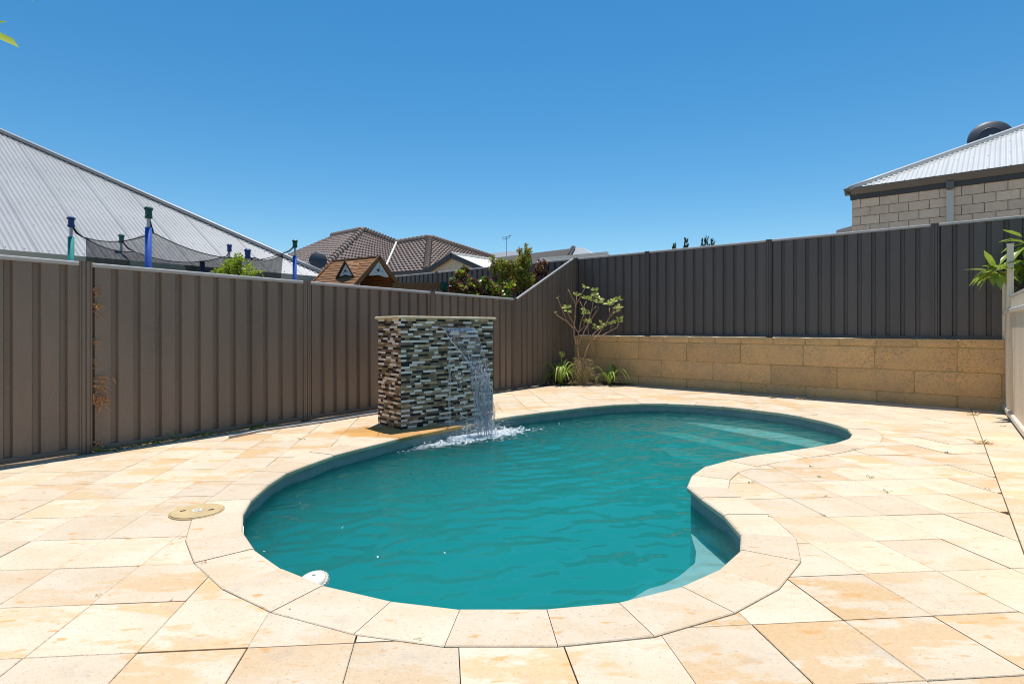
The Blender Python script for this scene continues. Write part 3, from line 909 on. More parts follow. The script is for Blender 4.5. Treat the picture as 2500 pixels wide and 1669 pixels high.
# cream side fence at the right with a lattice on top
CD = Vector((7.02, 8.10)); CU = Vector((0.602, 0.798)).normalized(); CN = Vector((-CU.y, CU.x))   # CN points into the yard
cf = thing('side_fence', 'cream steel side fence with white lattice strip on top', 'fence', (CD.x, CD.y, 0))
cpos = [CD - CU * s for s in (0.02, 0.75, 3.1, 5.45, 7.8)]
hts = [1.80, 2.27, 1.62, 1.62, 1.62]
for p, hh in zip(cpos, hts):
    mb = MB(); mb.box((p.x, p.y, hh / 2), .068, .068, hh, (CU.x, CU.y, 0)); mb.build('post', M['cream'], cf)
    mb = MB(); mb.box((p.x, p.y, hh + .004), .076, .076, .012, (CU.x, CU.y, 0)); mb.build('post_cap', M['creamlight'], cf)
for k in range(4):
    a = cpos[k] - CU * .036; b = cpos[k + 1] + CU * .036
    top = 1.78 if k == 0 else 1.39
    steel_panel(b, a, .05, top, top, CN, .02, .10 if k else .194).build('panel', M['cream'], cf)
    rail_mesh(b, a, .10, .10, CN, .085, .06, False).build('bottom_rail', M['creamlight'], cf)
    if k:
        rail_mesh(b, a, top + .03, top + .03, CN, .07, .05, False).build('top_rail', M['creamlight'], cf)
        L = (a - b).length; nl = int(L / .075)
        for q in range(nl):
            for sg in (-1, 1):
                p = b + CU * (.04 + q * .075)
                mb = MB(); mb.box((p.x + CN.x * .006 * sg, p.y + CN.y * .006 * sg, top + .10), .012, .008, .19, (CU.x * math.cos(.72 * sg), CU.y * math.cos(.72 * sg), math.sin(.72 * sg)), (CN.x, CN.y, 0), (-CU.x * math.sin(.72 * sg), -CU.y * math.sin(.72 * sg), math.cos(.72 * sg)))
                if q < 45 and k < 3: mb.build('lattice_slat', M['creamlight'], cf)
        rail_mesh(b, a, top + .205, top + .205, CN, .03, .022, False).build('lattice_rail', M['creamlight'], cf)
mb = MB()
p = cpos[0] * .5 + cpos[1] * .5
rail_mesh(cpos[1] + CU * .036, cpos[0] - CU * .036, 1.40, 1.40, CN, .075, .04, False).build('middle_rail', M['creamlight'], cf)

# ================================================================== FOUNTAIN WALL
FL = Vector((-1.282, 6.563)); FD = Vector((0.749, 0.6625)).normalized(); FN = Vector((FD.y, -FD.x))    # FN points to the pool
FW, FDEP, FH = 1.372, 0.53, 1.275
fw = thing('fountain_wall', 'free standing fountain wall clad in black, white and brown stone strips', 'fountain', (FL.x + FD.x * .68, FL.y + FD.y * .68, 0))
cc = FL + FD * (FW / 2) - FN * (FDEP / 2)
mb = MB(); mb.box((cc.x, cc.y, FH / 2 + .004), FW - .03, FDEP - .03, FH - .008, (FD.x, FD.y, 0)); mb.build('core', STRIP[1], fw)
# cap slab with a rounded edge
mb = MB(); ov = .035
hw, hd = FW / 2 + ov, FDEP / 2 + ov
for z, ins_ in ((FH, .010), (FH + .006, .003), (FH + .016, 0), (FH + .026, .003), (FH + .033, .012)):
    for sx, sy in ((-1, -1), (1, -1), (1, 1), (-1, 1)):
        q = cc + FD * (sx * (hw - ins_)) - FN * (sy * (hd - ins_)); mb.v.append((q.x, q.y, z))
for k in range(4):
    for i in range(4):
        j = (i + 1) % 4; mb.f.append((k * 4 + i, k * 4 + j, k * 4 + 4 + j, k * 4 + 4 + i))
mb.f.append((16, 17, 18, 19)); mb.f.append((3, 2, 1, 0)); mb.m = [0] * len(mb.f)
mb.build('cap_slab', M['cap'], fw)
# stone strips
unit = []
for m_ in STRIP:
    b_ = MB(); b_.box((0, 0, 0), 1, 1, 1); me = bpy.data.meshes.new('stone_strip')
    me.from_pydata(b_.v, [], b_.f); me.materials.append(m_); unit.append(me)
sr = random.Random(21)
NR = 46; ROWH = FH / NR
lastrow = []
strips = []
def face_rows(p0, d, nrm, L, rank):
    below = []
    for r in range(NR):
        t = 0.0; prev = -1; here = []
        while t < L - 1e-4:
            l = sr.choice((.05, .07, .09, .11, .12, .13, .15, .18))
            if L - t - l < .04: l = L - t
            for tries in range(5):
                ci = sr.choices(range(5), (.27, .30, .19, .13, .11))[0]
                clash = ci == prev or any(b_[2] == ci and b_[0] < t + l * .8 and b_[1] > t + l * .2 for b_ in below)
                if not clash: break
            prev = ci; here.append((t, t + l, ci))
            pr = sr.uniform(.014, .024)
            c = p0 + d * (t + l / 2) - nrm * (.015 - pr / 2)
            z = (r + .5) * ROWH
            strips.append((rank, c, z, l - .0025, pr, ROWH - .0022, math.atan2(d.y, d.x), ci))
            t += l
        below = here
face_rows(FL, FD, FN, FW, 0)
BL = FL - FN * FDEP
face_rows(BL, FN, -FD, FDEP, 0)
face_rows(FL + FD * FW, -FN, FD, FDEP, 1)
face_rows(BL + FD * FW, -FD, -FN, FW, 1)
front = [s for s in strips if s[0] == 0]
front.sort(key=lambda s: -(s[3] / Vector((s[1].x, s[1].y)).length))
rest = MB()
for k, s in enumerate(front + [s for s in strips if s[0] == 1]):
    _, c, z, l, pr, h, rz, ci = s
    if k < 300:
        place(unit[ci], 'stone_strip', fw, (c.x, c.y, z), (l, pr, h), rz)
    else:
        rest.mi = ci; rest.box((c.x, c.y, z), l, pr, h, (math.cos(rz), math.sin(rz), 0))
rest.build('strip_cladding', STRIP, fw, kind='stuff')
# copper outlet lip
S0, S1 = 0.505, 1.005
OZ = 1.168
a = FL + FD * S0 + FN * .012; b = FL + FD * S1 + FN * .012
mb = MB(); q = (a + b) / 2; mb.box((q.x, q.y, OZ), (b - a).length, .075, .010, (FD.x, FD.y, 0)); mb.build('outlet_lip', M['copper'], fw)

# ------------------------------------------------------------------ falling water
wf = thing('waterfall', 'clear sheet of water arcing from the copper lip into the pool', 'waterfall', (SPL.x, SPL.y, WATER_Z))
fr_ = random.Random(4)
VOUT = 0.93
def fall(a, tau, dv=0.0):
    """point on the sheet: a across the lip 0..1, tau seconds after leaving it"""
    p = FL + FD * (S0 + .02 + (S1 - S0 - .04) * a) + FN * (.05 + (VOUT + dv) * tau)
    return Vector((p.x, p.y, OZ + .006 - 4.905 * tau * tau))
TMAX = math.sqrt((OZ - WATER_Z) / 4.905)
mb = MB(); NA, NT = 60, 44
def amin(t): return 0.02 + (0 if t < .3 else .52 * ((t - .3) / .30) ** 1.3 if t < .60 else .52)
TB = 0.66 * TMAX
for i in range(NA + 1):
    for j in range(NT + 1):
        t = TB * j / NT * (1 + .06 * math.sin(i * .9) + .05 * math.sin(i * 2.3))
        lo = min(.55, amin(t / TMAX)); a_ = lo + (1.0 - .02 * t - lo) * i / NA
        p = fall(a_, t)
        k = .006 * t / TMAX * math.sin(a_ * 34 + 3 * math.sin(t * 9)) + .004 * t / TMAX * noise.noise(Vector((a_ * 14, t * 26, 2)))
        p += Vector((FN.x, FN.y, 0)) * k
        mb.v.append(tuple(p))
for i in range(NA):
    for j in range(NT):
        q = i * (NT + 1) + j
        mb.f.append((q, q + NT + 1, q + NT + 2, q + 1)); mb.m.append(0)
mb.build('water_sheet', M['sheet'], wf, smooth=True)
def strand(a0, t0, t1, r, wob, name='water_strand', drift=0.0):
    pts = []; rad = []; n_ = int((t1 - t0) / .012) + 3; ph = fr_.uniform(0, 6)
    for k in range(n_ + 1):
        t = t0 + (t1 - t0) * k / n_
        p = fall(a0 + drift * (t - t0) + wob * math.sin(t * 30 + ph) * (t - t0), t)
        p += Vector((FN.x, FN.y, 0)) * (.02 * wob * 10 * noise.noise(Vector((t * 20, ph, 0))))
        pts.append(p); rad.append(r * (0.55 + .9 * abs(noise.noise(Vector((t * 28, ph * 3, 5)))) + (.5 if k % 5 == 0 else 0)))
    m_ = MB(); m_.tube(pts, rad, 6); m_.build(name, M['strand'], wf, smooth=True)
# rolled edges of the sheet
strand(0.0, 0.0, .30 * TMAX, .004, .0); strand(1.0, 0.0, TMAX, .005, .02)
pts = [fall(amin(t / TMAX) - .01, t) for t in [TMAX * (.29 + .35 * k / 18) for k in range(19)]]
m_ = MB(); m_.tube(pts, [.007 + .003 * math.sin(k * 2.2) for k in range(19)], 6); m_.build('water_strand', M['strand'], wf, smooth=True)
for k in range(5): strand(.15 + .17 * k + fr_.uniform(-.03, .03), .12 * TMAX, .62 * TMAX, .0022, .01)
for k in range(54):
    a0 = .50 + .52 * (k + fr_.random()) / 54
    strand(a0, TB * fr_.uniform(.9, 1.02), TMAX * fr_.uniform(.93, 1.0), fr_.choice((.0018, .0028, .0045, .0065)), fr_.uniform(.2, 1.1), drift=fr_.uniform(-.5, .4))
strand(.5, .5 * TMAX, TMAX, .006, .1, drift=-.35)
# dribble running straight down from the torn edge of the sheet
p0 = fall(.03, .30 * TMAX)
for q in range(3):
    pts = []; rad = []
    for k in range(34):
        z = p0.z - (p0.z - WATER_Z) * k / 33
        pts.append(Vector((p0.x + .012 * q + .018 * noise.noise(Vector((z * 9, q * 5, 0))), p0.y + .02 * noise.noise(Vector((z * 8, q * 3, 4))) - .06 * k / 33, z)))
        rad.append(.002 + .006 * abs(noise.noise(Vector((z * 19, q * 7, 1)))))
    m_ = MB(); m_.tube(pts, rad, 6); m_.build('water_strand', M['strand'], wf, smooth=True)
drops = MB()
for k in range(620):
    a_ = fr_.uniform(.45, 1.05) if fr_.random() < .8 else fr_.uniform(-.1, .2)
    t = TMAX * fr_.uniform(.55, 1.0)
    p = fall(a_, t) + Vector((fr_.gauss(0, .02), fr_.gauss(0, .025), fr_.gauss(0, .02)))
    drops.octa(p, fr_.uniform(.0025, .007), 1.6)
drops.build('droplets', M['strand'], wf, smooth=True, kind='stuff')
foam = MB()
AX = Vector((0.75, 0.66)).normalized(); AY = Vector((AX.y, -AX.x))
def foam_at(du, dv, r, lift=0.0):
    p = Vector((SPL.x, SPL.y)) + AX * du + AY * dv
    if not inside((p.x, p.y), offset_in): return
    foam.octa((p.x, p.y, WATER_Z + height(p.x, p.y) + lift), r, .55)
offset_in = offset(SMOOTH, 0.0)
for k in range(2600): foam_at(fr_.gauss(0, .26), fr_.gauss(.0, .09), fr_.uniform(.005, .015), abs(fr_.gauss(0, .012)))
for k in range(1300): foam_at(fr_.gauss(-.52, .30), fr_.gauss(.03, .075), fr_.uniform(.0025, .0065))
for k in range(420): foam_at(fr_.gauss(.15, .5), fr_.gauss(.06, .13), fr_.uniform(.0025, .007))
for k in range(520): foam_at(fr_.gauss(0, .20), fr_.gauss(-.03, .07), fr_.uniform(.003, .008), abs(fr_.gauss(.03, .06)))
foam.build('splash_foam', M['foam'], wf, kind='stuff')

# ================================================================== SMALL THINGS BY THE POOL
c = G(481.2, 1249.5)
lid = thing('skimmer_lid', 'round beige plastic skimmer lid lying on the paving beside the coping', 'lid', (c.x, c.y, 0))
mb = MB(); R = .158
mb.lathe((c.x, c.y, 0.0), [(R, .0), (R, .006), (R * .985, .008), (R * .965, .008), (R * .96, .005), (R * .945, .005), (R * .94, .011), (R * .90, .012), (0.02, .0125)], 48); mb.build('disc', M['lid'], lid, smooth=False)
for sx in (-1, 1):
    mb = MB(); mb.box((c.x + sx * .083, c.y + sx * .012, .0125), .030, .016, .003, (.8, .6, 0)); mb.build('finger_slot', M['black'], lid)
mb = MB()
prv = None
for k in range(26):
    t = 2 * math.pi * k / 26
    mb.v.append((c.x + .030 * math.cos(t), c.y + .030 * math.sin(t) , .0140)); mb.v.append((c.x + .017 * math.cos(t), c.y + .017 * math.sin(t), .0140))
for k in range(26):
    j = (k + 1) % 26; mb.f.append((2 * k, 2 * j, 2 * j + 1, 2 * k + 1)); mb.m.append(0)
mb.box((c.x, c.y, .0142), .018, .018, .001, (.7, .7, 0))
mb.build('round_emblem', M['white'], lid)

c = G(766, 1412, WATER_Z + .03); c.x -= .005
fl_ = thing('chlorine_floater', 'white plastic chlorine dispenser floating against the coping', 'floater', (c.x, c.y, WATER_Z))
tilt = Vector((-.22, -.30, 1)).normalized()
mb = MB(); mb.lathe((c.x, c.y, WATER_Z - .015), [(.03, -.10), (.045, -.02), (.078, 0), (.084, .012), (.084, .030), (.077, .038)], 40, tilt); mb.build('float_body', M['white'], fl_, smooth=True)
mb = MB(); mb.lathe(Vector((c.x, c.y, WATER_Z - .015)) + tilt * .036, [(.076, 0), (.074, .006), (.060, .016), (.035, .023), (.004, .026)], 40, tilt); mb.build('dome', M['white'], fl_, smooth=True)
ax = tilt.orthogonal().normalized(); ay = tilt.cross(ax)
for k in range(28):
    t = 2 * math.pi * k / 28
    d = ax * math.cos(t) + ay * math.sin(t)
    mb = MB(); q = Vector((c.x, c.y, WATER_Z - .015)) + tilt * .021 + d * .086
    mb.box(q, .006, .006, .020, d, None, tilt); mb.build('rib', M['white'], fl_)
mb = MB(); mb.lathe(Vector((c.x, c.y, WATER_Z - .015)) + tilt * .0345 , [(.0795, 0), (.0795, .004), (.077, .004)], 40, tilt); mb.build('seam_ring', M['lid'], fl_)
mb = MB(); mb.lathe(Vector((c.x, c.y, WATER_Z - .015)) + tilt * .056 + ax * .03, [(.010, 0), (.010, .008), (.006, .010)], 14, tilt); mb.build('knob', M['white'], fl_)

# grey conduit lying along the fence foot
mb = MB(); pts = []
for px, py in ((560, 1070), (640, 1053), (700, 1044), (760, 1036), (820, 1027), (880, 1017), (940, 1008), (1000, 1000)):
    p = G(px, py); pts.append(Vector((p.x, p.y, .014 + .006 * math.sin(px * .05))))
mb.tube(pts, .013, 8); tag(mb.build('conduit', M['pvc'], smooth=True, origin=(pts[3].x, pts[3].y, 0)), 'thin grey plastic conduit lying on the paving at the foot of the fence', 'pipe')

# ================================================================== HOUSES
def corrugated(root, name, O, e, s3, nrm, t0, t1, Lf, m_, screws=None, sheet=0.762, pitch=0.0762, amp=0.0085):
    """roof sheets laid side by side; O eave corner, e along the eave, s3 up the slope, Lf(t) slope length at t"""
    t = t0; sub = 6; k = 0
    while t < t1 - 1e-3:
        te = min(t + sheet, t1); mb = MB(); n_ = max(2, int(round((te - t) / pitch * sub)))
        cnt = 0
        for i in range(n_ + 1):
            a = t + (te - t) * i / n_
            L = max(0.02, Lf(a))
            h = amp * math.cos(2 * math.pi * a / pitch) + (0.004 if i > n_ - 3 else 0)
            mb.v.append(tuple(O + e * a + nrm * h)); mb.v.append(tuple(O + e * a + s3 * L + nrm * h))
        for i in range(n_):
            mb.f.append((2 * i, 2 * i + 2, 2 * i + 3, 2 * i + 1)); mb.m.append(0)
        mb.build('roof_sheet', m_, root, smooth=True)
        if screws is not None:
            a = t + pitch * 2
            while a < te:
                q = 0.12
                while q < Lf(a) - .1:
                    screws.octa(O + e * a + s3 * q + nrm * (amp + .006), .011, .8); q += 0.9
                a += pitch * 3
        t = te; k += 1

def v3(p, z): return Vector((p.x, p.y, z))
# ---- left neighbour, metal hip roof
EZ = 2.30; PT = math.radians(32)
E = Vector((-4.12, 13.05)); NI = -NF
lh = thing('metal_roof_house', 'low house with a long pale grey corrugated hip roof behind the trampoline', 'house', (-9, 11, -0.06))
dn = (Vector((NI.x, NI.y, 0)) * math.cos(PT) + Vector((0, 0, math.sin(PT)))).normalized()
e3 = Vector((-U.x, -U.y, 0)); nr = e3.cross(dn).normalized()
if nr.z < 0: nr = -nr
scr = MB()
corrugated(lh, 'roof_sheet', v3(E, EZ), e3, dn, nr, 0.0, 15.2, lambda t: min(t, 6.0, 16.5 - t + 2) / math.cos(PT), M['zinc'], scr)
scr.build('roof_screws', M['screw'], lh, kind='stuff')
def flat(root, name, pts, m_, th=0.03):
    pts = [Vector(p) for p in pts]; n_ = (pts[1] - pts[0]).cross(pts[2] - pts[0]).normalized()
    mb = MB(); k = len(pts)
    mb.v = [tuple(p) for p in pts] + [tuple(p - n_ * th) for p in pts]
    mb.f = [tuple(range(k)), tuple(range(2 * k - 1, k - 1, -1))] + [(i, k + i, k + (i + 1) % k, (i + 1) % k) for i in range(k)]
    mb.m = [0] * len(mb.f)
    return mb.build(name, m_, root)
E2 = E + NI * 12.0; RZ = EZ + 6 * math.tan(PT)
R1 = E - U * 6 + NI * 6; R2 = E - U * 15.2 + NI * 6
flat(lh, 'roof_end', [v3(E2, EZ), v3(E, EZ), v3(R1, RZ)][::-1], M['zinc'])
flat(lh, 'roof_rear', [v3(E2, EZ), v3(R1, RZ), v3(R2, RZ), v3(E2 - U * 15.2, EZ)], M['zinc'])
hip = [v3(E, EZ + .02) + (v3(R1, RZ) - v3(E, EZ)) * (k / 12) + Vector((0, 0, .02)) for k in range(13)]
mb = MB(); mb.tube(hip, .05, 8); mb.tube([p + Vector((NF.x * .11, NF.y * .11, -.055)) for p in hip], .012, 4); mb.build('hip_cap', M['zinc'], lh, smooth=True)
mb = MB(); g0 = E + NF * .06 + U * .06; g1 = E + NF * .06 - U * 15.2
q = (g0 + g1) / 2; mb.box((q.x, q.y, EZ - .055), (g0 - g1).length, .12, .13, (U.x, U.y, 0)); mb.build('gutter', M['gutter'], lh)
q = E - U * 7.6 - NF * .25; mb = MB(); mb.box((q.x, q.y, EZ - .16), 15.2, .5, .05, (U.x, U.y, 0)); mb.build('soffit', M['gutter'], lh)
q = E - U * 7.8 + NI * 6; mb = MB(); mb.box((q.x, q.y, (EZ - .2) / 2 - .03), 14.4, 11.0, EZ - .14, (U.x, U.y, 0)); mb.build('wall', M['brickcream'], lh)

# ---- right neighbour, cream brick with pale hip roof
H = Vector((6.81, 11.40)); WZ = 3.73
rh = thing('cream_brick_house', 'cream brick house with pale corrugated roof above the back fence', 'house', (H.x + 3, H.y - .5, 1.0))
q = H + W * 5 + NB * 4.05
mb = MB(); mb.box((q.x, q.y, (WZ - .06) / 2), 9.98, 8.0, WZ + .06, (W.x, W.y, 0)); mb.build('mortar_wall', M['brickmortar'], rh)
BLn, BHt = .305, .162
um = bpy.data.meshes.new('brick'); b_ = MB()
b_.prism([(-.5, -.5), (.5, -.5), (.5, .5), (-.5, .5)], -.5, .5); um.from_pydata(b_.v, [], b_.f); um.materials.append(M['brickcream'])
br = random.Random(2)
ang = math.atan2(W.y, W.x)
for r in range(8):
    z = WZ - .005 - (r + .5) * (BHt + .010)
    t = -0.0 if r % 2 else -(BLn + .01) * .5
    first = True
    while t < 4.2:
        a = max(t, 0.0); b = t + BLn
        if b - a > .03:
            p = H + W * ((a + b) / 2) + NB * .03
            place(um, 'brick', rh, (p.x, p.y, z), (b - a, .055 + br.uniform(0, .004), BHt), ang)
        t += BLn + .010
    # return wall towards the left end
    t = 0.06 if r % 2 else .06 - BLn * .5
    while t < 1.0:
        a = max(t, .065); b = t + BLn
        if b - a > .03:
            p = H + NB * ((a + b) / 2) + W * .03
            place(um, 'brick', rh, (p.x, p.y, z), (b - a, .055, BHt), math.atan2(NB.y, NB.x))
        t += BLn + .010
TP = .504; RP = math.atan(TP); GZ = 3.93
HG = H - NB * .05 - W * .05
dn = (Vector((NB.x, NB.y, 0)) * math.cos(RP) + Vector((0, 0, math.sin(RP)))).normalized(); e3 = Vector((W.x, W.y, 0))
nr = e3.cross(dn).normalized(); nr = nr if nr.z > 0 else -nr
scr = MB()
corrugated(rh, 'roof_sheet', v3(HG, GZ), e3, dn, nr, 0.0, 7.6, lambda t: min(t, 4.1) / math.cos(RP), M['zincr'], scr)
scr.build('roof_screws', M['screw'], rh, kind='stuff')
ap = HG + W * 4.1 + NB * 4.1; apz = GZ + 4.1 * TP
flat(rh, 'roof_end', [v3(HG, GZ), v3(HG + NB * 8.2, GZ), v3(ap, apz)][::-1], M['zincr'])
flat(rh, 'roof_rear', [v3(HG + NB * 8.2, GZ), v3(HG + NB * 8.2 + W * 9, GZ), v3(ap + W * 5, apz), v3(ap, apz)][::-1], M['zincr'])
hip = [v3(HG, GZ) + (v3(ap, apz) - v3(HG, GZ)) * (k / 8) + Vector((0, 0, .03)) for k in range(9)]
mb = MB(); mb.tube(hip, .045, 8); mb.tube([p + Vector((-NB.x * .13 + W.x * .05, -NB.y * .13 + W.y * .05, -.05)) for p in hip[:]], .013, 4); mb.build('hip_cap', M['zincr'], rh, smooth=True)
# gutter: sloping-front profile swept along the wall and round the corner
def gutter(p0, p1, out, z, m_, root):
    mb = MB(); pr = [(0, -.12), (.035, -.12), (.115, -.015), (.115, .005), (.10, .005), (.03, -.10), (0, -.10)]
    n_ = len(pr)
    for p in (p0, p1):
        for a, b in pr: mb.v.append((p.x + out.x * a, p.y + out.y * a, z + b))
    for i in range(n_): mb.f.append((i, (i + 1) % n_, n_ + (i + 1) % n_, n_ + i))
    mb.f += [tuple(range(n_ - 1, -1, -1)), tuple(range(n_, 2 * n_))]; mb.m = [0] * len(mb.f)
    return mb.build('gutter', m_, root)
gutter(H - W * .115 - NB * .012, H + W * 8 - NB * .012, -NB, GZ + .01, M['gutterdark'], rh)
gutter(H - NB * .11 - W * .012, H + NB * 8 - W * .012, -W, GZ + .008, M['gutterdark'], rh)
q = H + W * 4 - NB * .008; mb = MB(); mb.box((q.x, q.y, WZ + .045), 8.05, .035, .092, (W.x, W.y, 0)); mb.build('frieze_board', M['fascia'], rh)
q = H + NB * 4 - W * .008; mb = MB(); mb.box((q.x, q.y, WZ + .045), 7.9, .034, .09, (NB.x, NB.y, 0)); mb.build('frieze_board', M['fascia'], rh)
def on_wall(px):
    r = (px - 1250) / FPX; return (r * H.y - H.x) / (W.x - r * W.y)
q = H + W * on_wall(2320) - NB * .045
mb = MB(); mb.box((q.x, q.y, 2.35), .105, .06, 2.62, (W.x, W.y, 0)); mb.build('downpipe', M['creamlight'], rh)
mb = MB(); mb.box((q.x, q.y, WZ + .03), .115, .07, .13, (W.x, W.y, 0)); mb.build('downpipe_collar', M['gutterdark'], rh)
# small lower roof poking out at the left end
q0 = AT(2040, 566, 15.5); q1 = AT(2110, 540, 14.6); q2 = AT(2110, 580, 14.4); q3 = AT(2040, 580, 15.4)
flat(rh, 'garage_roof', [AT(2042, 562, 14.5), AT(2042, 570, 14.3), AT(2130, 570, 13.9), AT(2130, 537, 15.4)], M['roof_char'], .1)

q = AT(2075, 575, 14.9); mb = MB(); mb.box((q.x + .6, q.y + .2, (q.z + .9) / 2), 1.3, .5, q.z - .95); mb.build('garage_wall', M['wall_far'], rh)

# ---- satellite dishes
def dish(label, c, r, facing, foot, ring=True):
    root = thing('satellite_dish', label, 'dish', foot, 'satellite dishes on neighbouring roofs')
    f = Vector(facing).normalized()
    mb = MB(); pr = [(.001, -.10 * r)] + [(r * k / 8, -.10 * r + .22 * r * (k / 8) ** 2) for k in range(1, 9)] + [(r * 1.0, .16 * r), (r * .97, .18 * r)] + [(r * k / 8 * .97, -.06 * r + .22 * r * (k / 8) ** 2) for k in range(7, 0, -1)]
    mb.lathe(c, pr, 40, -f); mb.build('reflector', M['dish'], root, smooth=True)
    if ring:
        ax = f.orthogonal().normalized(); ay = f.cross(ax)
        mb = MB(); mb.tube([Vector(c) + f * (.055 * r) + (ax * math.cos(t) + ay * math.sin(t)) * r * .55 for t in [2 * math.pi * k / 30 for k in range(31)]], .022 * r, 6); mb.build('back_ring', M['dish'], root)
        mb = MB(); mb.lathe(Vector(c) + f * .08 * r, [(r * .10, 0), (r * .10, .08 * r), (.05 * r, .1 * r)], 14, f); mb.build('hub', M['steel'], root)
    mb = MB(); mb.tube([Vector(foot), Vector(foot) * .3 + Vector(c) * .7 - f * .12, Vector(c) - f * .10 * r], .02, 8); mb.build('mast', M['steel'], root)
cR = AT(2418, 336, 12.45)
dish('dark round satellite dish seen from behind on the cream brick house roof', cR, .40, (-.55, -.75, .15), (cR.x + .25, cR.y + .25, GZ + TP * 2.05))
cL = AT(776, 634, 13.45)
dish('dark satellite dish half hidden by the grey corrugated roof hip', cL, .205, (.2, -.95, .2), (cL.x + .02, cL.y + .22, 2.28), False)

# ---- tiled house
th = thing('tiled_roof_house', 'house with brown concrete tile hip roofs beyond the back fence', 'house', (-5, 25, 0))
def tiles(bl, br_, tl, tr_, rows, cols, name='tile_slope'):
    bl, br_, tl, tr_ = map(Vector, (bl, br_, tl, tr_)); mb = MB()
    nrm = (br_ - bl).cross(tl - bl).normalized()
    if nrm.z < 0: nrm = -nrm
    sub = 4
    for r in range(rows):
        a0 = bl + (tl - bl) * (r / rows); b0 = br_ + (tr_ - br_) * (r / rows)
        a1 = bl + (tl - bl) * ((r + 1.08) / rows); b1 = br_ + (tr_ - br_) * ((r + 1.08) / rows)
        c = cols * sub; base = len(mb.v); wid = (br_ - bl).length
        for i in range(c + 1):
            t = i / c
            ph = ((t + .5 * (r % 2) / cols) * cols) % 1.0
            h = .036 * (0.5 - .5 * math.cos(2 * math.pi * ph)) ** 1.0
            lo = a0 + (b0 - a0) * t; hi = a1 + (b1 - a1) * t
            mb.v += [tuple(lo + nrm * (.01)), tuple(lo + nrm * (.042 + h)), tuple(hi + nrm * (h + .0))]
        for i in range(c):
            q = base + i * 3
            mb.f += [(q, q + 3, q + 4, q + 1), (q + 1, q + 4, q + 5, q + 2)]; mb.m += [0, 0]
    mb.build(name, M['tile'], th)
TA = AT(886, 563, 26); TQ1 = AT(781, 664, 22.3); TQ0 = AT(660, 640, 30.5); TL = AT(812, 577, 30)
TV0 = AT(938, 667, 22.9); TV1 = AT(969, 595, 25.6); TB_ = AT(1049, 582, 25); TR1 = AT(1041, 660, 21.8); TR2 = AT(1222, 652, 27); TRt = AT(1202, 630, 28)
tiles(TQ0, TQ1, TL, TA, 17, 30); tiles(TQ1, TV0, TA, TV1, 16, 16); tiles(TV0, TR1, TV1, TB_, 14, 10); tiles(TR1, TR2, TB_, TRt, 14, 22)
def ridge(a, b, n_):
    for k in range(n_):
        p = a + (b - a) * (k / n_); q = a + (b - a) * ((k + 1.1) / n_)
        mb = MB(); mb.tube([p + Vector((0, 0, .06)), q + Vector((0, 0, .03))], [.15, .115], 8); mb.build('ridge_tile', M['tile'], th)
ridge(TQ1, TA, 18); ridge(TR1, TB_, 16); ridge(TV1, TA, 12); ridge(TL, TA, 12); ridge(TV1, TB_, 8); ridge(TRt, TB_, 20)
mb = MB(); mb.tube([TV0 + Vector((0, 0, .12)), TV1 + Vector((0, 0, .12))], .05, 6); mb.build('valley_flashing', M['creamlight'], th)
bk = Vector((1.2, 7.5, -1.9))
flat(th, 'rear_slope', [TL, TA, TA + bk, TL + bk], M['tile']); flat(th, 'rear_slope', [TA, TV1, TV1 + bk, TA + bk], M['tile']); flat(th, 'rear_slope', [TV1, TB_, TB_ + bk, TV1 + bk], M['tile']); flat(th, 'rear_slope', [TB_, TRt, TRt + bk, TB_ + bk], M['tile'])
mb = MB(); g = TV0 + (TR1 - TV0) * .5; d = (TR1 - TV0); mb.box((g.x, g.y - .05, g.z - .03), d.length + .1, .14, .12, (d.x, d.y, d.z)); mb.build('gutter', M['fascia'], th)
mb = MB(); g = TQ1 + (TV0 - TQ1) * .5; d = (TV0 - TQ1); mb.box((g.x, g.y - .05, g.z - .03), d.length, .14, .12, (d.x, d.y, d.z)); mb.build('gutter', M['fascia'], th)
ft = [TQ0, TQ1, TV0, TR1, TR2]; mb = MB()
for a, b in zip(ft[:-1], ft[1:]):
    s_ = Vector((0, .45, 0)); za, zb = a.z - .1, b.z - .1
    mb.add([(a.x, a.y + .45, 0), (b.x, b.y + .45, 0), (b.x, b.y + .45, zb), (a.x, a.y + .45, za), (a.x, a.y + .65, 0), (b.x, b.y + .65, 0), (b.x, b.y + .65, zb), (a.x, a.y + .65, za)], [(0, 1, 2, 3), (5, 4, 7, 6), (3, 2, 6, 7)])
mb.build('wall', M['wall_far'], th)

# ---- cream gabled patio in front of it
pg = thing('gabled_patio', 'cream gabled patio roof with dark barge boards in front of the tiled house', 'patio', (-1, 19, 0))
PA = AT(1103, 620, 18.0); PD = Vector((U.x, U.y, 0)); PX = Vector((U.y, -U.x, 0)); hw = 1.3; dr = .53; PLn = 4.6
for s_ in (-1, 1):
    dn = (PX * s_ * hw + Vector((0, 0, -dr))).normalized(); O = PA + PX * s_ * hw + Vector((0, 0, -dr))
    nr = PD.cross(dn).normalized(); nr = nr if nr.z > 0 else -nr
    corrugated(pg, 'roof_sheet', O, PD, -dn, nr, 0.0, PLn, lambda t: math.hypot(hw, dr), M['zincr'])
    mid = PA + (PX * s_ * hw + Vector((0, 0, -dr))) / 2 - PD * .03 + Vector((0, 0, -.05))
    mb = MB(); mb.box(mid, math.hypot(hw, dr) + .06, .05, .16, dn, PD); mb.build('barge_board', M['fascia'], pg)
mb = MB(); mb.tube([PA + Vector((0, 0, .02)) - PD * .04, PA + PD * PLn + Vector((0, 0, .02))], .05, 8); mb.build('ridge_cap', M['creamlight'], pg)
nv = 26
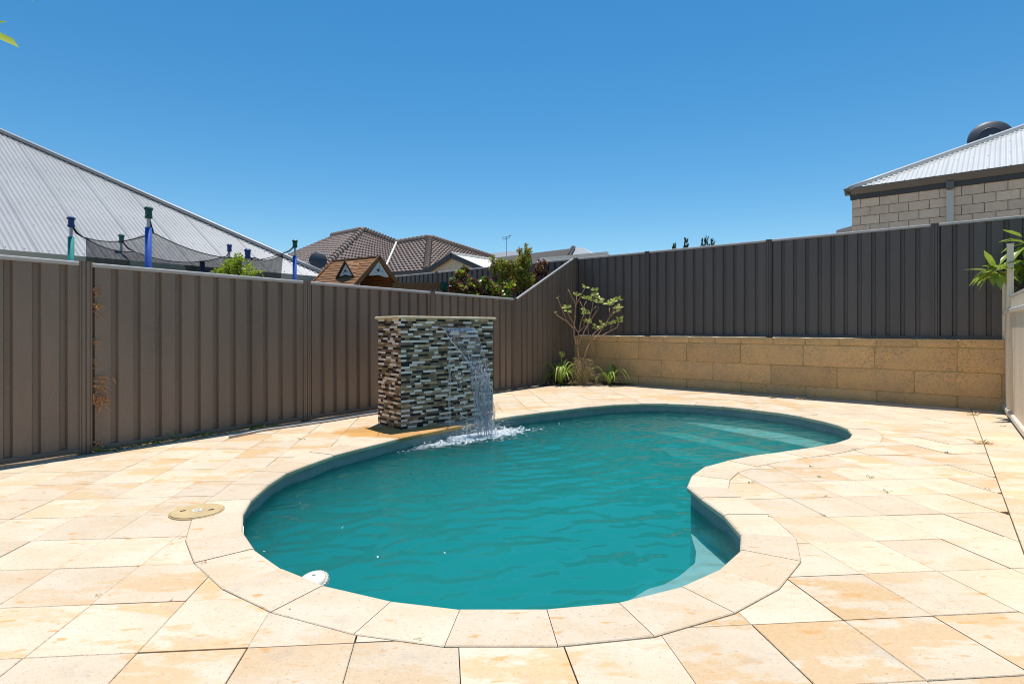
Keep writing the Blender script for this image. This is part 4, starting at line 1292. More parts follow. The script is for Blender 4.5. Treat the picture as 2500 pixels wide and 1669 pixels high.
for k in range(nv):
    a = -hw + 2 * hw * k / nv; b = a + 2 * hw / nv * .90
    za = PA.z - dr * abs(a) / hw - .06; zb = PA.z - dr * abs(b) / hw - .06; z0 = PA.z - dr - .25
    o = PA + PD * .06; mb = MB()
    A = o + PX * a; B = o + PX * b
    mb.add([(A.x, A.y, z0), (B.x, B.y, z0), (B.x, B.y, zb), (A.x, A.y, za)] + [(A.x + PD.x * .02, A.y + PD.y * .02, z0), (B.x + PD.x * .02, B.y + PD.y * .02, z0), (B.x + PD.x * .02, B.y + PD.y * .02, zb), (A.x + PD.x * .02, A.y + PD.y * .02, za)],
           [(0, 1, 2, 3), (7, 6, 5, 4), (0, 3, 7, 4), (1, 5, 6, 2), (3, 2, 6, 7)])
    mb.build('gable_board', M['gutter'], pg)
mb = MB(); o = PA + PD * .10; mb.box((o.x, o.y, PA.z - dr - .1), 2 * hw, .03, .3, PX); mb.build('gable_backing', M['gutter'], pg)
for s_ in (-1, 1):
    for t in (.2, PLn - .2):
        q = PA + PX * s_ * (hw - .1) + PD * t; mb = MB(); mb.box((q.x, q.y, (PA.z - dr) / 2), .09, .09, PA.z - dr - .05, PX); mb.build('post', M['creamlight'], pg)

# ---- flat patio roof edge over the back fence
fp = thing('flat_patio_roof', 'long cream edged flat patio roof just above the back fence corner', 'patio', (2, 19.2, 0))
a = AT(1322, 634, 20.0); b = AT(1482, 620, 18.4); b.z = a.z
d = (b - a); mb = MB(); q = (a + b) / 2 + Vector((NB.x, NB.y, 0)) * 1.5; mb.box((q.x, q.y, q.z - .045), d.length, 3.0, .05, (d.x, d.y, 0)); mb.build('roof_deck', M['zincr'], fp)
q = (a + b) / 2; mb = MB(); mb.box((q.x, q.y, q.z), d.length + .06, .09, .13, (d.x, d.y, 0)); mb.build('fascia_gutter', M['creamlight'], fp)
for e_ in (a, b):
    for o_ in (.1, 2.8):
        q = e_ + Vector((NB.x, NB.y, 0)) * o_; mb = MB(); mb.box((q.x, q.y, (q.z - .07) / 2), .09, .09, q.z - .07, (d.x, d.y, 0)); mb.build('post', M['creamlight'], fp)

# ---- far grey roofed house with a TV antenna
gh = thing('grey_roof_house', 'distant house with grey and charcoal metal roofs and a thin aerial', 'house', (1.5, 38, 0))
flat(gh, 'light_roof_plane', [AT(1178, 646, 36), AT(1275, 640, 35.5), AT(1275, 611, 40), AT(1184, 619, 40)], M['roof_grey'], .08)
flat(gh, 'dark_roof_plane', [AT(1185, 660, 32), AT(1372, 660, 31), AT(1398, 606, 36.5), AT(1200, 630, 36.5)], M['roof_char'], .08)
flat(gh, 'hip_plane', [AT(1345, 655, 31), AT(1490, 645, 33.5), AT(1421, 604, 37), AT(1400, 605, 36.6)], M['zinc'], .08)
flat(gh, 'hip_plane', [AT(1490, 645, 33.5), AT(1500, 640, 42), AT(1421, 604, 37.2)], M['zincr'], .08)
flat(gh, 'rear_plane', [AT(1200, 630, 36.7), AT(1398, 606, 36.7), AT(1400, 620, 44), AT(1200, 640, 44)], M['roof_char'], .08)
mb = MB(); mb.tube([AT(1363, 650, 31) + Vector((0, -.1, 0)), AT(1398, 605.5, 36.5) + Vector((0, -.1, .06))], .10, 6); mb.tube([AT(1374, 650, 31) + Vector((0, -.1, 0)), AT(1403, 605.5, 36.5) + Vector((0, -.1, .06))], .06, 6); mb.build('hip_cap', M['roof_char'], gh)
q = AT(1340, 660, 34); mb = MB(); mb.box((q.x, q.y + 3, q.z / 2 - .2), 7.6, 7, q.z - .4); mb.build('wall', M['wall_far'], gh)
f = AT(1236.5, 617, 38); t_ = AT(1236.5, 579, 38)
mb = MB(); mb.tube([f - Vector((0, 0, .8)), t_], .015, 6)
for k, (w_, z_) in enumerate(((.30, 0), (.22, -.12))): mb.tube([t_ + Vector((-w_, 0, z_ - .05)), t_ + Vector((w_, .1, z_ + .10))], .016, 5)
for k in range(5): mb.tube([t_ + Vector((-.2 + .12 * k, -.18, -.02 + .03 * k)), t_ + Vector((-.2 + .12 * k, .18, .02 + .03 * k))], .010, 4)
mb.octa(t_ + Vector((.22, 0, .12)), .06, .7)
mb.build('aerial', M['screw'], gh)

# ================================================================== TRAMPOLINE BEHIND THE LEFT FENCE
tp = thing('trampoline', 'round trampoline with blue and teal padded poles and a sagging black net', 'trampoline', (-5.2, 9.5, -0.06))
poles = [(173.7, 529, 7.9, 'teal', 'bluedark', .18), (362.7, 505, 7.2, 'blue', 'greencap', .16), (604.6, 607.6, 8.8, 'teal', 'bluedark', .28), (720, 585.5, 10.7, 'blue', 'greencap', .20), (560, 596, 11.2, 'steel', 'bluedark', .25), (296.3, 572, 9.9, 'blue', 'greencap', .30)]
nets = [(201, 578, 8.05), (375, 568.5, 7.45), (623, 629, 8.95), (691.4, 618, 10.45), (553.5, 625, 10.95), (327, 614, 9.75)]
tops = []
for px, py, Y, foam_m, cap_m, gap in poles:
    t_ = AT(px, py, Y); lean = Vector((random.uniform(-.03, .03), 0, 0))
    b_ = Vector((t_.x, t_.y, .0)) + lean
    mb = MB(); mb.tube([b_ + Vector((0, 0, -.05)), t_ - Vector((0, 0, .02))], .020, 8); pole = mb.build('pole', M['steel'], tp)
    mb = MB(); dd = (b_ - t_).normalized(); mb.tube([t_ + dd * (gap + .10), t_ + dd * (t_.z - .8)], .038 if foam_m != 'steel' else .024, 10); mb.build('foam_sleeve', M[foam_m], pole, smooth=True)
    mb = MB(); mb.lathe(t_ - Vector((0, 0, .15)), [(.030, 0), (.044, .012), (.044, .034), (.030, .044), (.030, .108), (.052, .114), (.052, .134), (.040, .142), (.030, .152), (.010, .158)], 12); mb.box(t_ + Vector((.034, -.01, -.085)), .020, .026, .12); mb.box(t_ + Vector((-.034, .01, -.06)), .018, .024, .08); mb.build('cap', M[cap_m], pole)
    tops.append(t_)
corners = [AT(*q) for q in nets]
SAG = [.09, .12, .08, .10, .15, .07]
rim = []
for k in range(6):
    a = corners[k]; b = corners[(k + 1) % 6]
    for i in range(10):
        s_ = i / 10
        rim.append(a + (b - a) * s_ - Vector((0, 0, 4 * SAG[k] * s_ * (1 - s_))))
for k in range(6):
    mb = MB(); a = tops[k] - Vector((0, 0, .11)); b = corners[k]
    mb.tube([a, a * .5 + b * .5 - Vector((0, 0, .03)), b], [.012, .016, .010], 5); mb.build('strap', M['strap'], tp)
mb = MB(); mb.tube(rim + [rim[0]], .007, 5); mb.build('net_hem', M['strap'], tp)
cen = sum(corners, Vector((0, 0, 0))) / 6
mb = MB(); n_ = len(rim)
for zf in range(5):
    for p in rim:
        q = Vector((p.x, p.y, 0)); o = q + (Vector((cen.x, cen.y, 0)) - q) * (-.02 * zf + .05 * math.sin(zf * 1.3 + p.x * 3))
        mb.v.append((o.x, o.y, p.z + (.75 - p.z) * zf / 4))
for zf in range(4):
    for i in range(n_):
        j = (i + 1) % n_; mb.f.append((zf * n_ + i, zf * n_ + j, (zf + 1) * n_ + j, (zf + 1) * n_ + i)); mb.m.append(0)
mb.build('safety_net', M['net'], tp, smooth=True)
ringp = [Vector((cen.x + 1.75 * math.cos(t), cen.y + 1.95 * math.sin(t), .78)) for t in [2 * math.pi * k / 36 for k in range(37)]]
mb = MB(); mb.tube(ringp, .035, 6); mb.build('frame_ring', M['steel'], tp)
mb = MB(); mb.v = [(p.x * .9 + cen.x * .1, p.y * .9 + cen.y * .1, .78) for p in ringp[:-1]]; mb.f = [tuple(range(36))]; mb.m = [0]; mb.build('mat', M['strap'], tp)
for k in range(6):
    p = ringp[k * 6]; mb = MB(); mb.tube([p, Vector((p.x, p.y, -.05))], .025, 6); mb.build('leg', M['steel'], tp)
q = AT(494, 637, 10.6); mb = MB(); mb.tube([q, Vector((q.x, q.y, -.05))], .045, 8); mb.build('foam_sleeve', M['bluedark'], tp)

# ================================================================== CUBBY HOUSE
cb = thing('cubby_house', 'wooden cubby house with shingle board roof and white starry gable panels', 'playhouse', (-3.3, 11.9, -.06))
RF = Vector((-2.695, 11.5, 2.585)); RBk = Vector((-3.83, 12.24, 2.585))
rd = (RBk - RF); RL = rd.length; rd.normalize(); gx = Vector((-rd.y, rd.x, 0));
if gx.y < 0: gx = -gx                      # gx: to the right slope, away from camera
SL = .945
crd = random.Random(8)
for s_ in (-1, 1):
    dn = (gx * s_ + Vector((0, 0, -SL))).normalized(); nr = rd.cross(dn); nr = nr if nr.z > 0 else -nr
    nb = 12; step = .088
    for k in range(nb):
        c = RF + rd * (RL / 2) + dn * (step * (k + .5)) + nr * (.012)
        tl = nr.cross(rd)
        ax2 = (dn + nr * .16 * (1)).normalized()
        mb = MB(); mb.box(c, RL + crd.uniform(-.02, .02), .105, .016, rd, (dn - nr * -.10).normalized(), (nr - dn * .10).normalized())
        mb.build('roof_board', M['wood'], cb)
    for e_ in (0, 1):
        c = RF + rd * (RL * e_ + (-.02 if e_ == 0 else .02)) + dn * (.53) + nr * .0
        mb = MB(); mb.box(c, 1.09, .03, .085, dn, rd, nr); mb.build('barge_board', M['wood'], cb)
mb = MB(); mb.box(RF + rd * (RL / 2) + Vector((0, 0, .022)), RL + .06, .07, .03, rd); mb.build('ridge_board', M['wood'], cb)
def starry(apex, wdir, out, hgt, half, root, flipped=1):
    """white triangular panel with wavy foot and printed planet and dots"""
    mb = MB(); n_ = 14
    mb.v.append(tuple(apex))
    for k in range(n_ + 1):
        t = -1 + 2 * k / n_
        mb.v.append(tuple(apex + wdir * (half * t) + Vector((0, 0, -hgt + .016 * math.cos(t * 4.2 + .3) * (1 - .3 * abs(t))))))
    m0 = len(mb.v)
    mb.v += [tuple(Vector(p) - out * .012) for p in mb.v[:]]
    for k in range(n_): mb.f += [(0, k + 1, k + 2), (m0, m0 + k + 2, m0 + k + 1), (k + 1, m0 + k + 1, m0 + k + 2, k + 2)]
    mb.m = [0] * len(mb.f)
    pn = mb.build('gable_panel', M['white'], root)
    def spot(u_, v_, r, m_='printdark', sx=1.0):
        b = MB(); c = apex + wdir * (u_ * half) + Vector((0, 0, -v_ * hgt)) + out * .004
        ups = Vector((0, 0, 1))
        b.v = [tuple(c + wdir * (math.cos(2 * math.pi * k / 12) * r * sx) + ups * (math.sin(2 * math.pi * k / 12) * r + (math.cos(2 * math.pi * k / 12) * r * .35 if sx > 1.3 else 0))) for k in range(12)] + [tuple(c + out * .004)]
        b.f = [(k, (k + 1) % 12, 12) for k in range(12)]; b.m = [0] * 12
        b.build('printed_star' if r < hgt * .06 else 'printed_planet', M[m_], pn)
    spot(-.08, .62, hgt * .105); spot(-.08, .62, hgt * .03, sx=6.5)
    for u_, v_, r in ((.05, .36, .035), (.14, .50, .022), (.30, .68, .045), (.10, .74, .03), (-.32, .78, .038), (-.18, .80, .016), (.42, .83, .02), (-.02, .46, .015)): spot(u_, v_, r * hgt)
starry(RF + Vector((0, 0, -.075)) - rd * .012, gx, -rd, .29, .275, cb)
# dark inside: rear wall, floor and corner posts
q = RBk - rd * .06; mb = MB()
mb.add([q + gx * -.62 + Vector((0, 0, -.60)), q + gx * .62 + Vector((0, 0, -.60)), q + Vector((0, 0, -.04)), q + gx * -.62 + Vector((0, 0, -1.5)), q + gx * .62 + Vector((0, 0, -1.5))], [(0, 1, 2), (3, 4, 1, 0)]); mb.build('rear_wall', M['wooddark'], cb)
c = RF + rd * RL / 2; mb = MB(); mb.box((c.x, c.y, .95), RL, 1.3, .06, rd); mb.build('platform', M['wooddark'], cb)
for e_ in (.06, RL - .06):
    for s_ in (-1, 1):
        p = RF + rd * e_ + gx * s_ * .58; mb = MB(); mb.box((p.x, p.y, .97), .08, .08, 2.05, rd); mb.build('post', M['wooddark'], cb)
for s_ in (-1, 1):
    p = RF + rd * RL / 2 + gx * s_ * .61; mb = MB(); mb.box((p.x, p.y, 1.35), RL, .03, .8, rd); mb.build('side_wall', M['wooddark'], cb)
# dormer on the left slope
DT = .44; ao = -.46
df = RF + rd * DT + gx * ao; dap = Vector((df.x, df.y, 2.49)); dz = .32; dh = .26
starry(dap + Vector((0, 0, -.04)) + gx * -.005, rd * -1, -gx, .235, .19, cb)
for s_ in (-1, 1):
    dd = (rd * s_ * dh + Vector((0, 0, -dz))).normalized(); nr = gx.cross(dd); nr = nr if nr.z > 0 else -nr
    for k in range(4):
        l0 = .42 - .09 * k
        c = dap + dd * (.052 + .103 * k) + gx * (l0 / 2 - .015) + nr * .01
        mb = MB(); mb.box(c, l0, .112, .014, gx, (dd + nr * .10).normalized()); mb.build('dormer_board', M['wood'], cb)
    c = dap + dd * .215 - gx * .02; mb = MB(); mb.box(c, .44, .025, .05, dd, gx); mb.build('dormer_barge', M['wooddark'], cb)
mb = MB(); o = dap + gx * .02; mb.add([o + Vector((0, 0, -.03)), o + rd * dh * .95 + Vector((0, 0, -dz)), o - rd * dh * .95 + Vector((0, 0, -dz))], [(0, 1, 2)]); mb.build('dormer_backing', M['wooddark'], cb)
# swing beam with green end bracket
b0 = Vector((-2.50, 11.85, 2.03)); b1 = AT(1076, 698, 12.3)
d = b1 - b0; mb = MB(); mb.box((b0 + b1) / 2, d.length, .09, .15, d); mb.build('swing_beam', M['wood'], cb)
mb = MB(); c = b1 + d.normalized() * .07; mb.box(c, .20, .12, .17, d); br_ = mb.build('beam_bracket', M['greencap'], cb)
for k in range(4):
    q = c + d.normalized() * (-.06 + .04 * k) + Vector((0, -.065, .03 - .02 * (k % 2))); mb = MB(); mb.octa(q, .009); mb.build('bolt', M['steel'], br_)
for s_ in (-.5, .5):
    mb = MB(); mb.tube([c + Vector((0, 0, -.05)), Vector((c.x + s_ * .5, c.y + s_ * .9, -.06))], .045, 8); mb.build('swing_leg', M['wooddark'], cb)
mb = MB(); mb.tube([RF + Vector((-.32, -.28, -.62)), RF + Vector((-.32, -.28, -.50)), RF + Vector((-.32, -.28, -.44))], [.018, .02, .006], 8); mb.build('finial', M['white'], cb)

# ================================================================== PLANTS
def rdir(r, up=0.0):
    while True:
        v = Vector((r.uniform(-1, 1), r.uniform(-1, 1), r.uniform(-1, 1)))
        if .05 < v.length < 1: v.normalize(); v.z += up; return v.normalized()
def shrub(name, label, base, blobs, n, L, Wd, mats, seed, cat='shrub', bark='barkdark', wts=None, up=.3, group=None):
    r = random.Random(seed); base = Vector(base)
    root = thing(name, label, cat, base, group)
    st_ = MB()
    for c, rad in blobs:
        c = Vector(c); mid = base.lerp(c, .5) + Vector((r.uniform(-.06, .06), r.uniform(-.06, .06), 0))
        st_.tube([base, mid, c], [.022, .014, .007], 5)
        for k in range(4): st_.tube([mid.lerp(c, .6), c + rdir(r, .2) * rad * .8], [.008, .003], 4)
    st_.build('stems', M[bark], root)
    fo = MB(); tot = sum(rd_ ** 2 for _, rd_ in blobs)
    for c, rad in blobs:
        c = Vector(c); m_ = int(n * rad * rad / tot)
        ncl = max(5, m_ // 7)
        for k in range(ncl):
            d = rdir(r, .1); rr = rad * (r.random() ** .45)
            cc_ = c + Vector((d.x, d.y, d.z)) * rr
            fo.mi = r.choices(range(len(mats)), wts)[0] if wts else r.randrange(len(mats))
            for q in range(7):
                dv = (rdir(r, up) + d * .5).normalized()
                fo.leaf(cc_ + rdir(r) * L * .6, dv, L * r.uniform(.7, 1.2), Wd * r.uniform(.8, 1.2), r.uniform(0, .35), rdir(r, .8))
    fo.build('foliage', [M[x] for x in mats], root)
    return root
def bl(px, py, Y, r): return (AT(px, py, Y), r)
shrub('leafy_shrub', 'bright lime green shrub showing above the brown fence by the net', (-4.05, 7.9, -.06), [bl(575, 668, 7.9, .24), bl(545, 672, 7.9, .14), bl(610, 675, 7.9, .14), bl(582, 644, 7.9, .10), bl(585, 628, 7.9, .05), bl(560, 656, 7.9, .08)], 1100, .05, .028, ['leaf_lime'], 1)
shrub('leafy_shrub', 'tall yellow green shrub with bronze tips behind the sloping fence top', (-.05, 12.6, -.06),
      [bl(1262, 665, 12.6, .26), bl(1278, 640, 12.6, .20), bl(1282, 617, 12.6, .11), bl(1270, 612, 12.7, .06), bl(1292, 612, 12.7, .06), bl(1284, 603, 12.7, .05), bl(1225, 660, 12.5, .22), bl(1205, 648, 12.5, .13), bl(1203, 632, 12.5, .06), bl(1222, 640, 12.5, .09), bl(1245, 646, 12.5, .12), bl(1255, 690, 12.5, .24), bl(1285, 685, 12.5, .20), bl(1230, 688, 12.5, .15)],
      7000, .048, .028, ['leaf_olive', 'leaf_lime', 'leaf_bronze'], 2, wts=(.5, .24, .26))
shrub('leafy_shrub', 'dark plum and green big leaved shrub beside the green swing bracket', (-1.25, 12.3, -.06),
      [bl(1118, 690, 12.2, .16), bl(1128, 678, 12.2, .12), bl(1112, 700, 12.0, .12), bl(1140, 700, 12.0, .16), bl(1160, 712, 11.9, .14), bl(1180, 714, 11.9, .12), bl(1132, 662, 12.3, .03)], 640, .11, .085, ['leaf_plum', 'leaf_dark', 'leaf_lime'], 3, wts=(.6, .25, .15))
shrub('leafy_shrub', 'low mixed green and red shrub below the tall yellow green one', (-.5, 12.0, -.06),
      [bl(1185, 690, 12.0, .10), bl(1198, 706, 11.9, .13), bl(1182, 684, 12.0, .05), bl(1215, 712, 11.8, .12), bl(1240, 700, 11.8, .10), bl(1235, 716, 11.7, .10)], 460, .09, .065, ['leaf_dark', 'leaf_lime', 'leaf_plum', 'leaf_bronze'], 4, wts=(.4, .2, .25, .15))
shrub('leafy_shrub', 'sparse red brown leaved shrub against the charcoal fence behind the corner', (.75, 12.85, -.06),
      [bl(1322, 652, 12.9, .12), bl(1330, 640, 12.9, .06), bl(1312, 668, 12.9, .12), bl(1330, 668, 12.9, .10), bl(1304, 684, 12.8, .10)], 380, .065, .045, ['leaf_plum', 'leaf_bronze'], 5, wts=(.65, .35))

# ---- frangipani in the corner bed
fb = Vector((1.42, 11.80, 0.0))
fg = thing('frangipani', 'small bare branched frangipani with a few leaf tufts in the corner bed', 'tree', fb)
frd = random.Random(12)
def fp_(x, y, dy=0.0): return AT(1330 + .17857 * x, 680 + .17857 * y, 11.80 + dy)
BR = [([(480, 1445), (462, 1050), (440, 910)], .034, .026, 0), ([(510, 1445), (530, 1110), (610, 885)], .030, .022, .0), ([(440, 910), (400, 780), (395, 680)], .024, .02, 0),
      ([(395, 680), (305, 590), (170, 500), (140, 470)], .018, .011, -.15), ([(305, 590), (260, 480), (195, 310), (170, 260)], .014, .010, .1), ([(395, 680), (410, 560), (425, 360)], .019, .015, 0),
      ([(425, 360), (375, 260), (318, 145)], .013, .009, .12), ([(425, 360), (480, 270), (550, 125)], .013, .009, -.12), ([(400, 620), (350, 540), (315, 470)], .013, .009, -.2), ([(425, 345), (440, 240), (430, 190)], .011, .008, .2),
      ([(440, 910), (460, 740), (395, 640)], .017, .012, .1), ([(460, 740), (530, 655), (580, 650)], .014, .010, -.15), ([(460, 890), (520, 770), (575, 650), (640, 450), (655, 360), (670, 250), (680, 190)], .019, .009, .12),
      ([(590, 640), (740, 390)], .014, .010, -.1), ([(460, 740), (490, 600), (530, 500), (540, 440)], .014, .009, .18), ([(530, 640), (555, 560), (545, 500)], .010, .008, -.15), ([(530, 500), (520, 415), (480, 310)], .010, .008, .2), ([(520, 410), (570, 310)], .010, .008, .1),
      ([(650, 430), (715, 370)], .011, .009, .1), ([(610, 885), (590, 670), (580, 600)], .012, .008, .15), ([(615, 875), (690, 815), (790, 675), (895, 510), (960, 410), (1010, 340)], .020, .010, -.1), ([(640, 780), (690, 735), (780, 655)], .012, .009, .12),
      ([(660, 835), (800, 770), (905, 705), (985, 670), (1010, 610)], .017, .011, -.22), ([(895, 510), (880, 400)], .011, .008, .1), ([(900, 515), (985, 435)], .011, .009, -.15), ([(905, 700), (905, 620)], .010, .008, -.2)]
for pts, r0, r1, dy in BR:
    k = len(pts); P = []
    for i, (x, y) in enumerate(pts): P.append(fp_(x, y, dy * (i / max(1, k - 1)) if dy else 0))
    r0 *= .74; r1 *= .74
    # subdivide for a soft bend
    Q = []
    for i in range(k - 1):
        for s_ in (0, .5): Q.append(P[i].lerp(P[i + 1], s_) + Vector((frd.uniform(-.006, .006), 0, frd.uniform(-.006, .006))))
    Q.append(P[-1])
    mb = MB(); mb.tube(Q, [r0 + (r1 - r0) * i / (len(Q) - 1) for i in range(len(Q))], 8); mb.build('trunk' if r0 > .0215 else 'branch', M['bark'], fg, smooth=True)
for x, y in [(140, 470), (300, 400), (310, 450), (420, 200), (435, 235), (560, 122), (560, 275), (600, 290), (680, 165), (685, 230), (650, 310), (740, 275), (745, 330), (545, 435), (570, 480), (590, 570), (580, 600), (690, 655), (705, 690), (780, 620), (800, 660), (870, 340), (890, 370), (935, 320), (1015, 285), (1000, 400), (995, 455), (905, 605), (925, 615), (1010, 555), (1030, 595), (420, 530), (180, 260)]:
    c = fp_(x, y, frd.uniform(-.1, .1)); mb = MB(); small = x in (140, 420, 180)
    n_ = 2 if small else frd.choice((3, 4))
    a0 = frd.uniform(0, 6.28)
    for k in range(n_):
        t = a0 + 2 * math.pi * k / n_
        mb.leaf(c, Vector((math.cos(t), math.sin(t) * .45, frd.uniform(.0, 1.1))), (.06 if small else frd.uniform(.10, .135)), (.03 if small else frd.uniform(.055, .072)), .2, Vector((frd.uniform(-.3, .3), -1, .9)))
    mb.build('leaf_tuft', M['leaf_frangi'], fg)

def strap_plant(label, c, n, L, seed, stalk=False, mat_='leaf_strap', dry=0.15):
    r = random.Random(seed); c = Vector(c); root = thing('agapanthus', label, 'plant', c, 'strap leaved plants in the corner bed')
    for k in range(n):
        t = r.uniform(0, 6.28); l = L * r.uniform(.6, 1.1); h = r.uniform(.55, 1.0); w_ = r.uniform(.015, .026)
        mb = MB(); d = Vector((math.cos(t), math.sin(t), 0)); s_ = Vector((-d.y, d.x, 0)); N_ = 8
        for i in range(N_ + 1):
            q = i / N_
            p = c + d * (.02 + l * .75 * q) + Vector((0, 0, l * h * (2.5 * q - 2.35 * q * q) + .02))
            ww = w_ * (1 - q ** 2.5) + .001
            mb.v += [tuple(p - s_ * ww), tuple(p + Vector((0, 0, -.004))), tuple(p + s_ * ww)]
        for i in range(N_):
            b = i * 3; mb.f += [(b, b + 1, b + 4, b + 3), (b + 1, b + 2, b + 5, b + 4)]; mb.m += [0, 0]
        mb.build('strap_leaf', M['straw' if r.random() < dry else mat_], root, smooth=True)
    if stalk:
        hd = c + Vector((.03, 0, .62)); mb = MB(); mb.tube([c, c + Vector((.01, 0, .3)), hd], .006, 6); mb.build('flower_stalk', M['leaf_strap'], root)
        mb = MB()
        for k in range(26):
            d = rdir(r, .1); mb.tube([hd, hd + d * .06], [.002, .0035], 4); mb.octa(hd + d * .064, .006, 1.3)
        mb.build('seed_head', M['leaf_frangi'], root)
strap_plant('strap leaved agapanthus with one seed head next to the ribbed fence', G(1368, 938), 40, .72, 1, True)
strap_plant('smaller strap leaved agapanthus in front of the limestone wall', G(1487, 939), 28, .62, 2, False)
strap_plant('pale drooping strap leaved clump right against the ribbed fence corner', Vector((.98, 12.05, 0)), 12, .34, 3, False, dry=.4)
# dead grass round the frangipani foot
r = random.Random(6); c0 = Vector((1.44, 11.70, 0)); dg = thing('dry_grass_clump', 'straw coloured dead grass clump around the frangipani stem', 'grass', c0)
mb = MB()
for k in range(520):
    t = r.uniform(0, 6.28); h = r.uniform(.04, .58); rr = .27 * (1 - h * .85) * r.uniform(.25, 1.15)
    p = c0 + Vector((math.cos(t) * rr + .02, math.sin(t) * rr, h - .03))
    mb.leaf(p, (Vector((math.cos(t), math.sin(t), r.uniform(-.9, .7)))), r.uniform(.05, .11), r.uniform(.006, .013), r.uniform(.1, .6), rdir(r))
mb.build('dry_blades', M['straw'], dg)
mb = MB()
for k in range(40):
    t = r.uniform(0, 6.28); p = c0 + Vector((math.cos(t) * .06, math.sin(t) * .06, 0))
    mb.tube([p, p + Vector((math.cos(t) * .07, math.sin(t) * .07, r.uniform(.2, .5)))], [.004, .002], 4)
mb.build('dry_stems', M['straw'], dg)
mb = MB()
for k in range(150):
    s_, t = r.random(), r.uniform(0, .5); p = (Vector(bed[0]) * (1 - s_) + Vector(bed[1]) * s_) * (1 - t) + (Vector(bed[3]) * (1 - s_) + Vector(bed[2]) * s_) * t
    mb.leaf((p.x, p.y, .025 + .02 * r.random()), rdir(r), r.uniform(.03, .07), r.uniform(.012, .025), .2, rdir(r, 1))
g = mb.build('fallen_leaves', M['straw']); g['kind'] = 'stuff'; tag(g, 'pale dead leaves scattered on the dark mulch of the corner bed', 'leaves')

# ---- broad leaved tree reaching over the cream fence
lt = thing('broad_leaf_tree', 'broad long leaved branch reaching over the cream side fence', 'tree', (7.9, 7.75, -.06))
r = random.Random(15)
mb = MB(); mb.tube([Vector((7.9, 7.75, -.06)), Vector((7.8, 7.7, .9)), Vector((7.55, 7.75, 1.5))], [.05, .04, .03], 8); mb.build('trunk', M['barkdark'], lt)
ros = [(AT(2433, 662, 7.62), 24, .29, -1), (AT(2492, 640, 7.75), 20, .28, 0), (AT(2512, 600, 7.85), 12, .36, 0), (AT(2530, 660, 7.8), 12, .28, 0), (AT(2560, 610, 7.9), 12, .3, 0), (AT(2478, 618, 7.95), 9, .28, 0)]
for c, n_, L, bias in ros:
    st_ = MB(); b = Vector((7.55, 7.75, 1.5)); st_.tube([b, b.lerp(c, .6) - Vector((0, 0, .08)), c], [.020, .015, .010], 6); st_.build('branch', M['barkdark'], lt)
    for k in range(n_):
        t = 2 * math.pi * (k + r.uniform(-.3, .3)) / n_ * 1.0
        d = Vector((math.cos(t) + bias * .25, .6 * math.sin(t), r.uniform(-.55, .65)))
        m_ = MB(); m_.leaf(c + d.normalized() * .03, d, L * r.uniform(.65, 1.1), .105 * r.uniform(.8, 1.15), r.uniform(.25, .75), None, .35); m_.build('leaf', M['leaf_big'], lt, smooth=True)
c = AT(2433, 662, 7.62)
for tx, ty, dr in ((2353, 662, .12), (2382, 690, .25), (2402, 612, .02), (2395, 698, .4), (2448, 562, .05), (2440, 592, .05)):
    q = AT(tx, ty, 7.5); b = c if ty > 600 else AT(2500, 580, 7.8)
    d = q - b; m_ = MB(); m_.leaf(b + d * .08, d + Vector((0, 0, dr * .5)), d.length * .95, .095, dr * .6, None, .3); m_.build('leaf', M['leaf_big'], lt, smooth=True)

# ---- tree beside the camera: only two leaf tips hang into the picture
nt_ = thing('overhanging_tree', 'yellow green leaf tips of a tree overhanging the corner of the yard', 'tree', (-3.45, 2.35, 0))
mb = MB(); mb.tube([Vector((-3.45, 2.35, 0)), Vector((-3.4, 2.4, 1.2)), Vector((-3.2, 2.4, 2.2)), Vector((-2.9, 2.35, 2.7))], [.07, .06, .04, .02], 8); mb.build('trunk', M['bark'], nt_, smooth=True)
mb = MB()
for q in ((-2.45, 2.25, 2.42), (-2.6, 2.5, 2.75), (-3.2, 2.7, 2.8), (-3.3, 2.1, 2.6), (-2.12, 2.24, 2.60)): mb.tube([Vector((-3.1, 2.38, 2.4)), Vector(q)], [.02, .007], 6)
mb.build('branch', M['bark'], nt_)
r = random.Random(17); fo = MB()
for q in ((-2.55, 2.25, 2.42), (-2.75, 2.45, 2.8), (-3.2, 2.7, 2.8), (-3.3, 2.1, 2.6)):
    for k in range(16):
        d = rdir(r, .1)
        if d.x > .2: d.x *= -1
        fo.leaf(Vector(q) + d * .05, d, .14 * r.uniform(.7, 1.1), .06, .4)
fo.build('foliage', M['leaf_lime'], nt_)
for base, tip, w_ in (((-70, 66), (18, 54), .075), ((-62, 68), (47, 117), .075), ((60, -75), (79, 5), .035)):
    a = AT(base[0], base[1], 2.25); b = AT(tip[0], tip[1], 2.2); d = b - a
    m_ = MB(); m_.leaf(a, d, d.length, w_, 0.0, Vector((.2, -.5, 1)), .4); m_.build('leaf', M['leaf_lime'], nt_, smooth=True)
    m_ = MB(); m_.tube([Vector((-2.45, 2.25, 2.42)) if base[0] < 0 else Vector((-2.12, 2.24, 2.60)), a], .004, 4); m_.build('leaf_stalk', M['leaf_lime'], nt_)

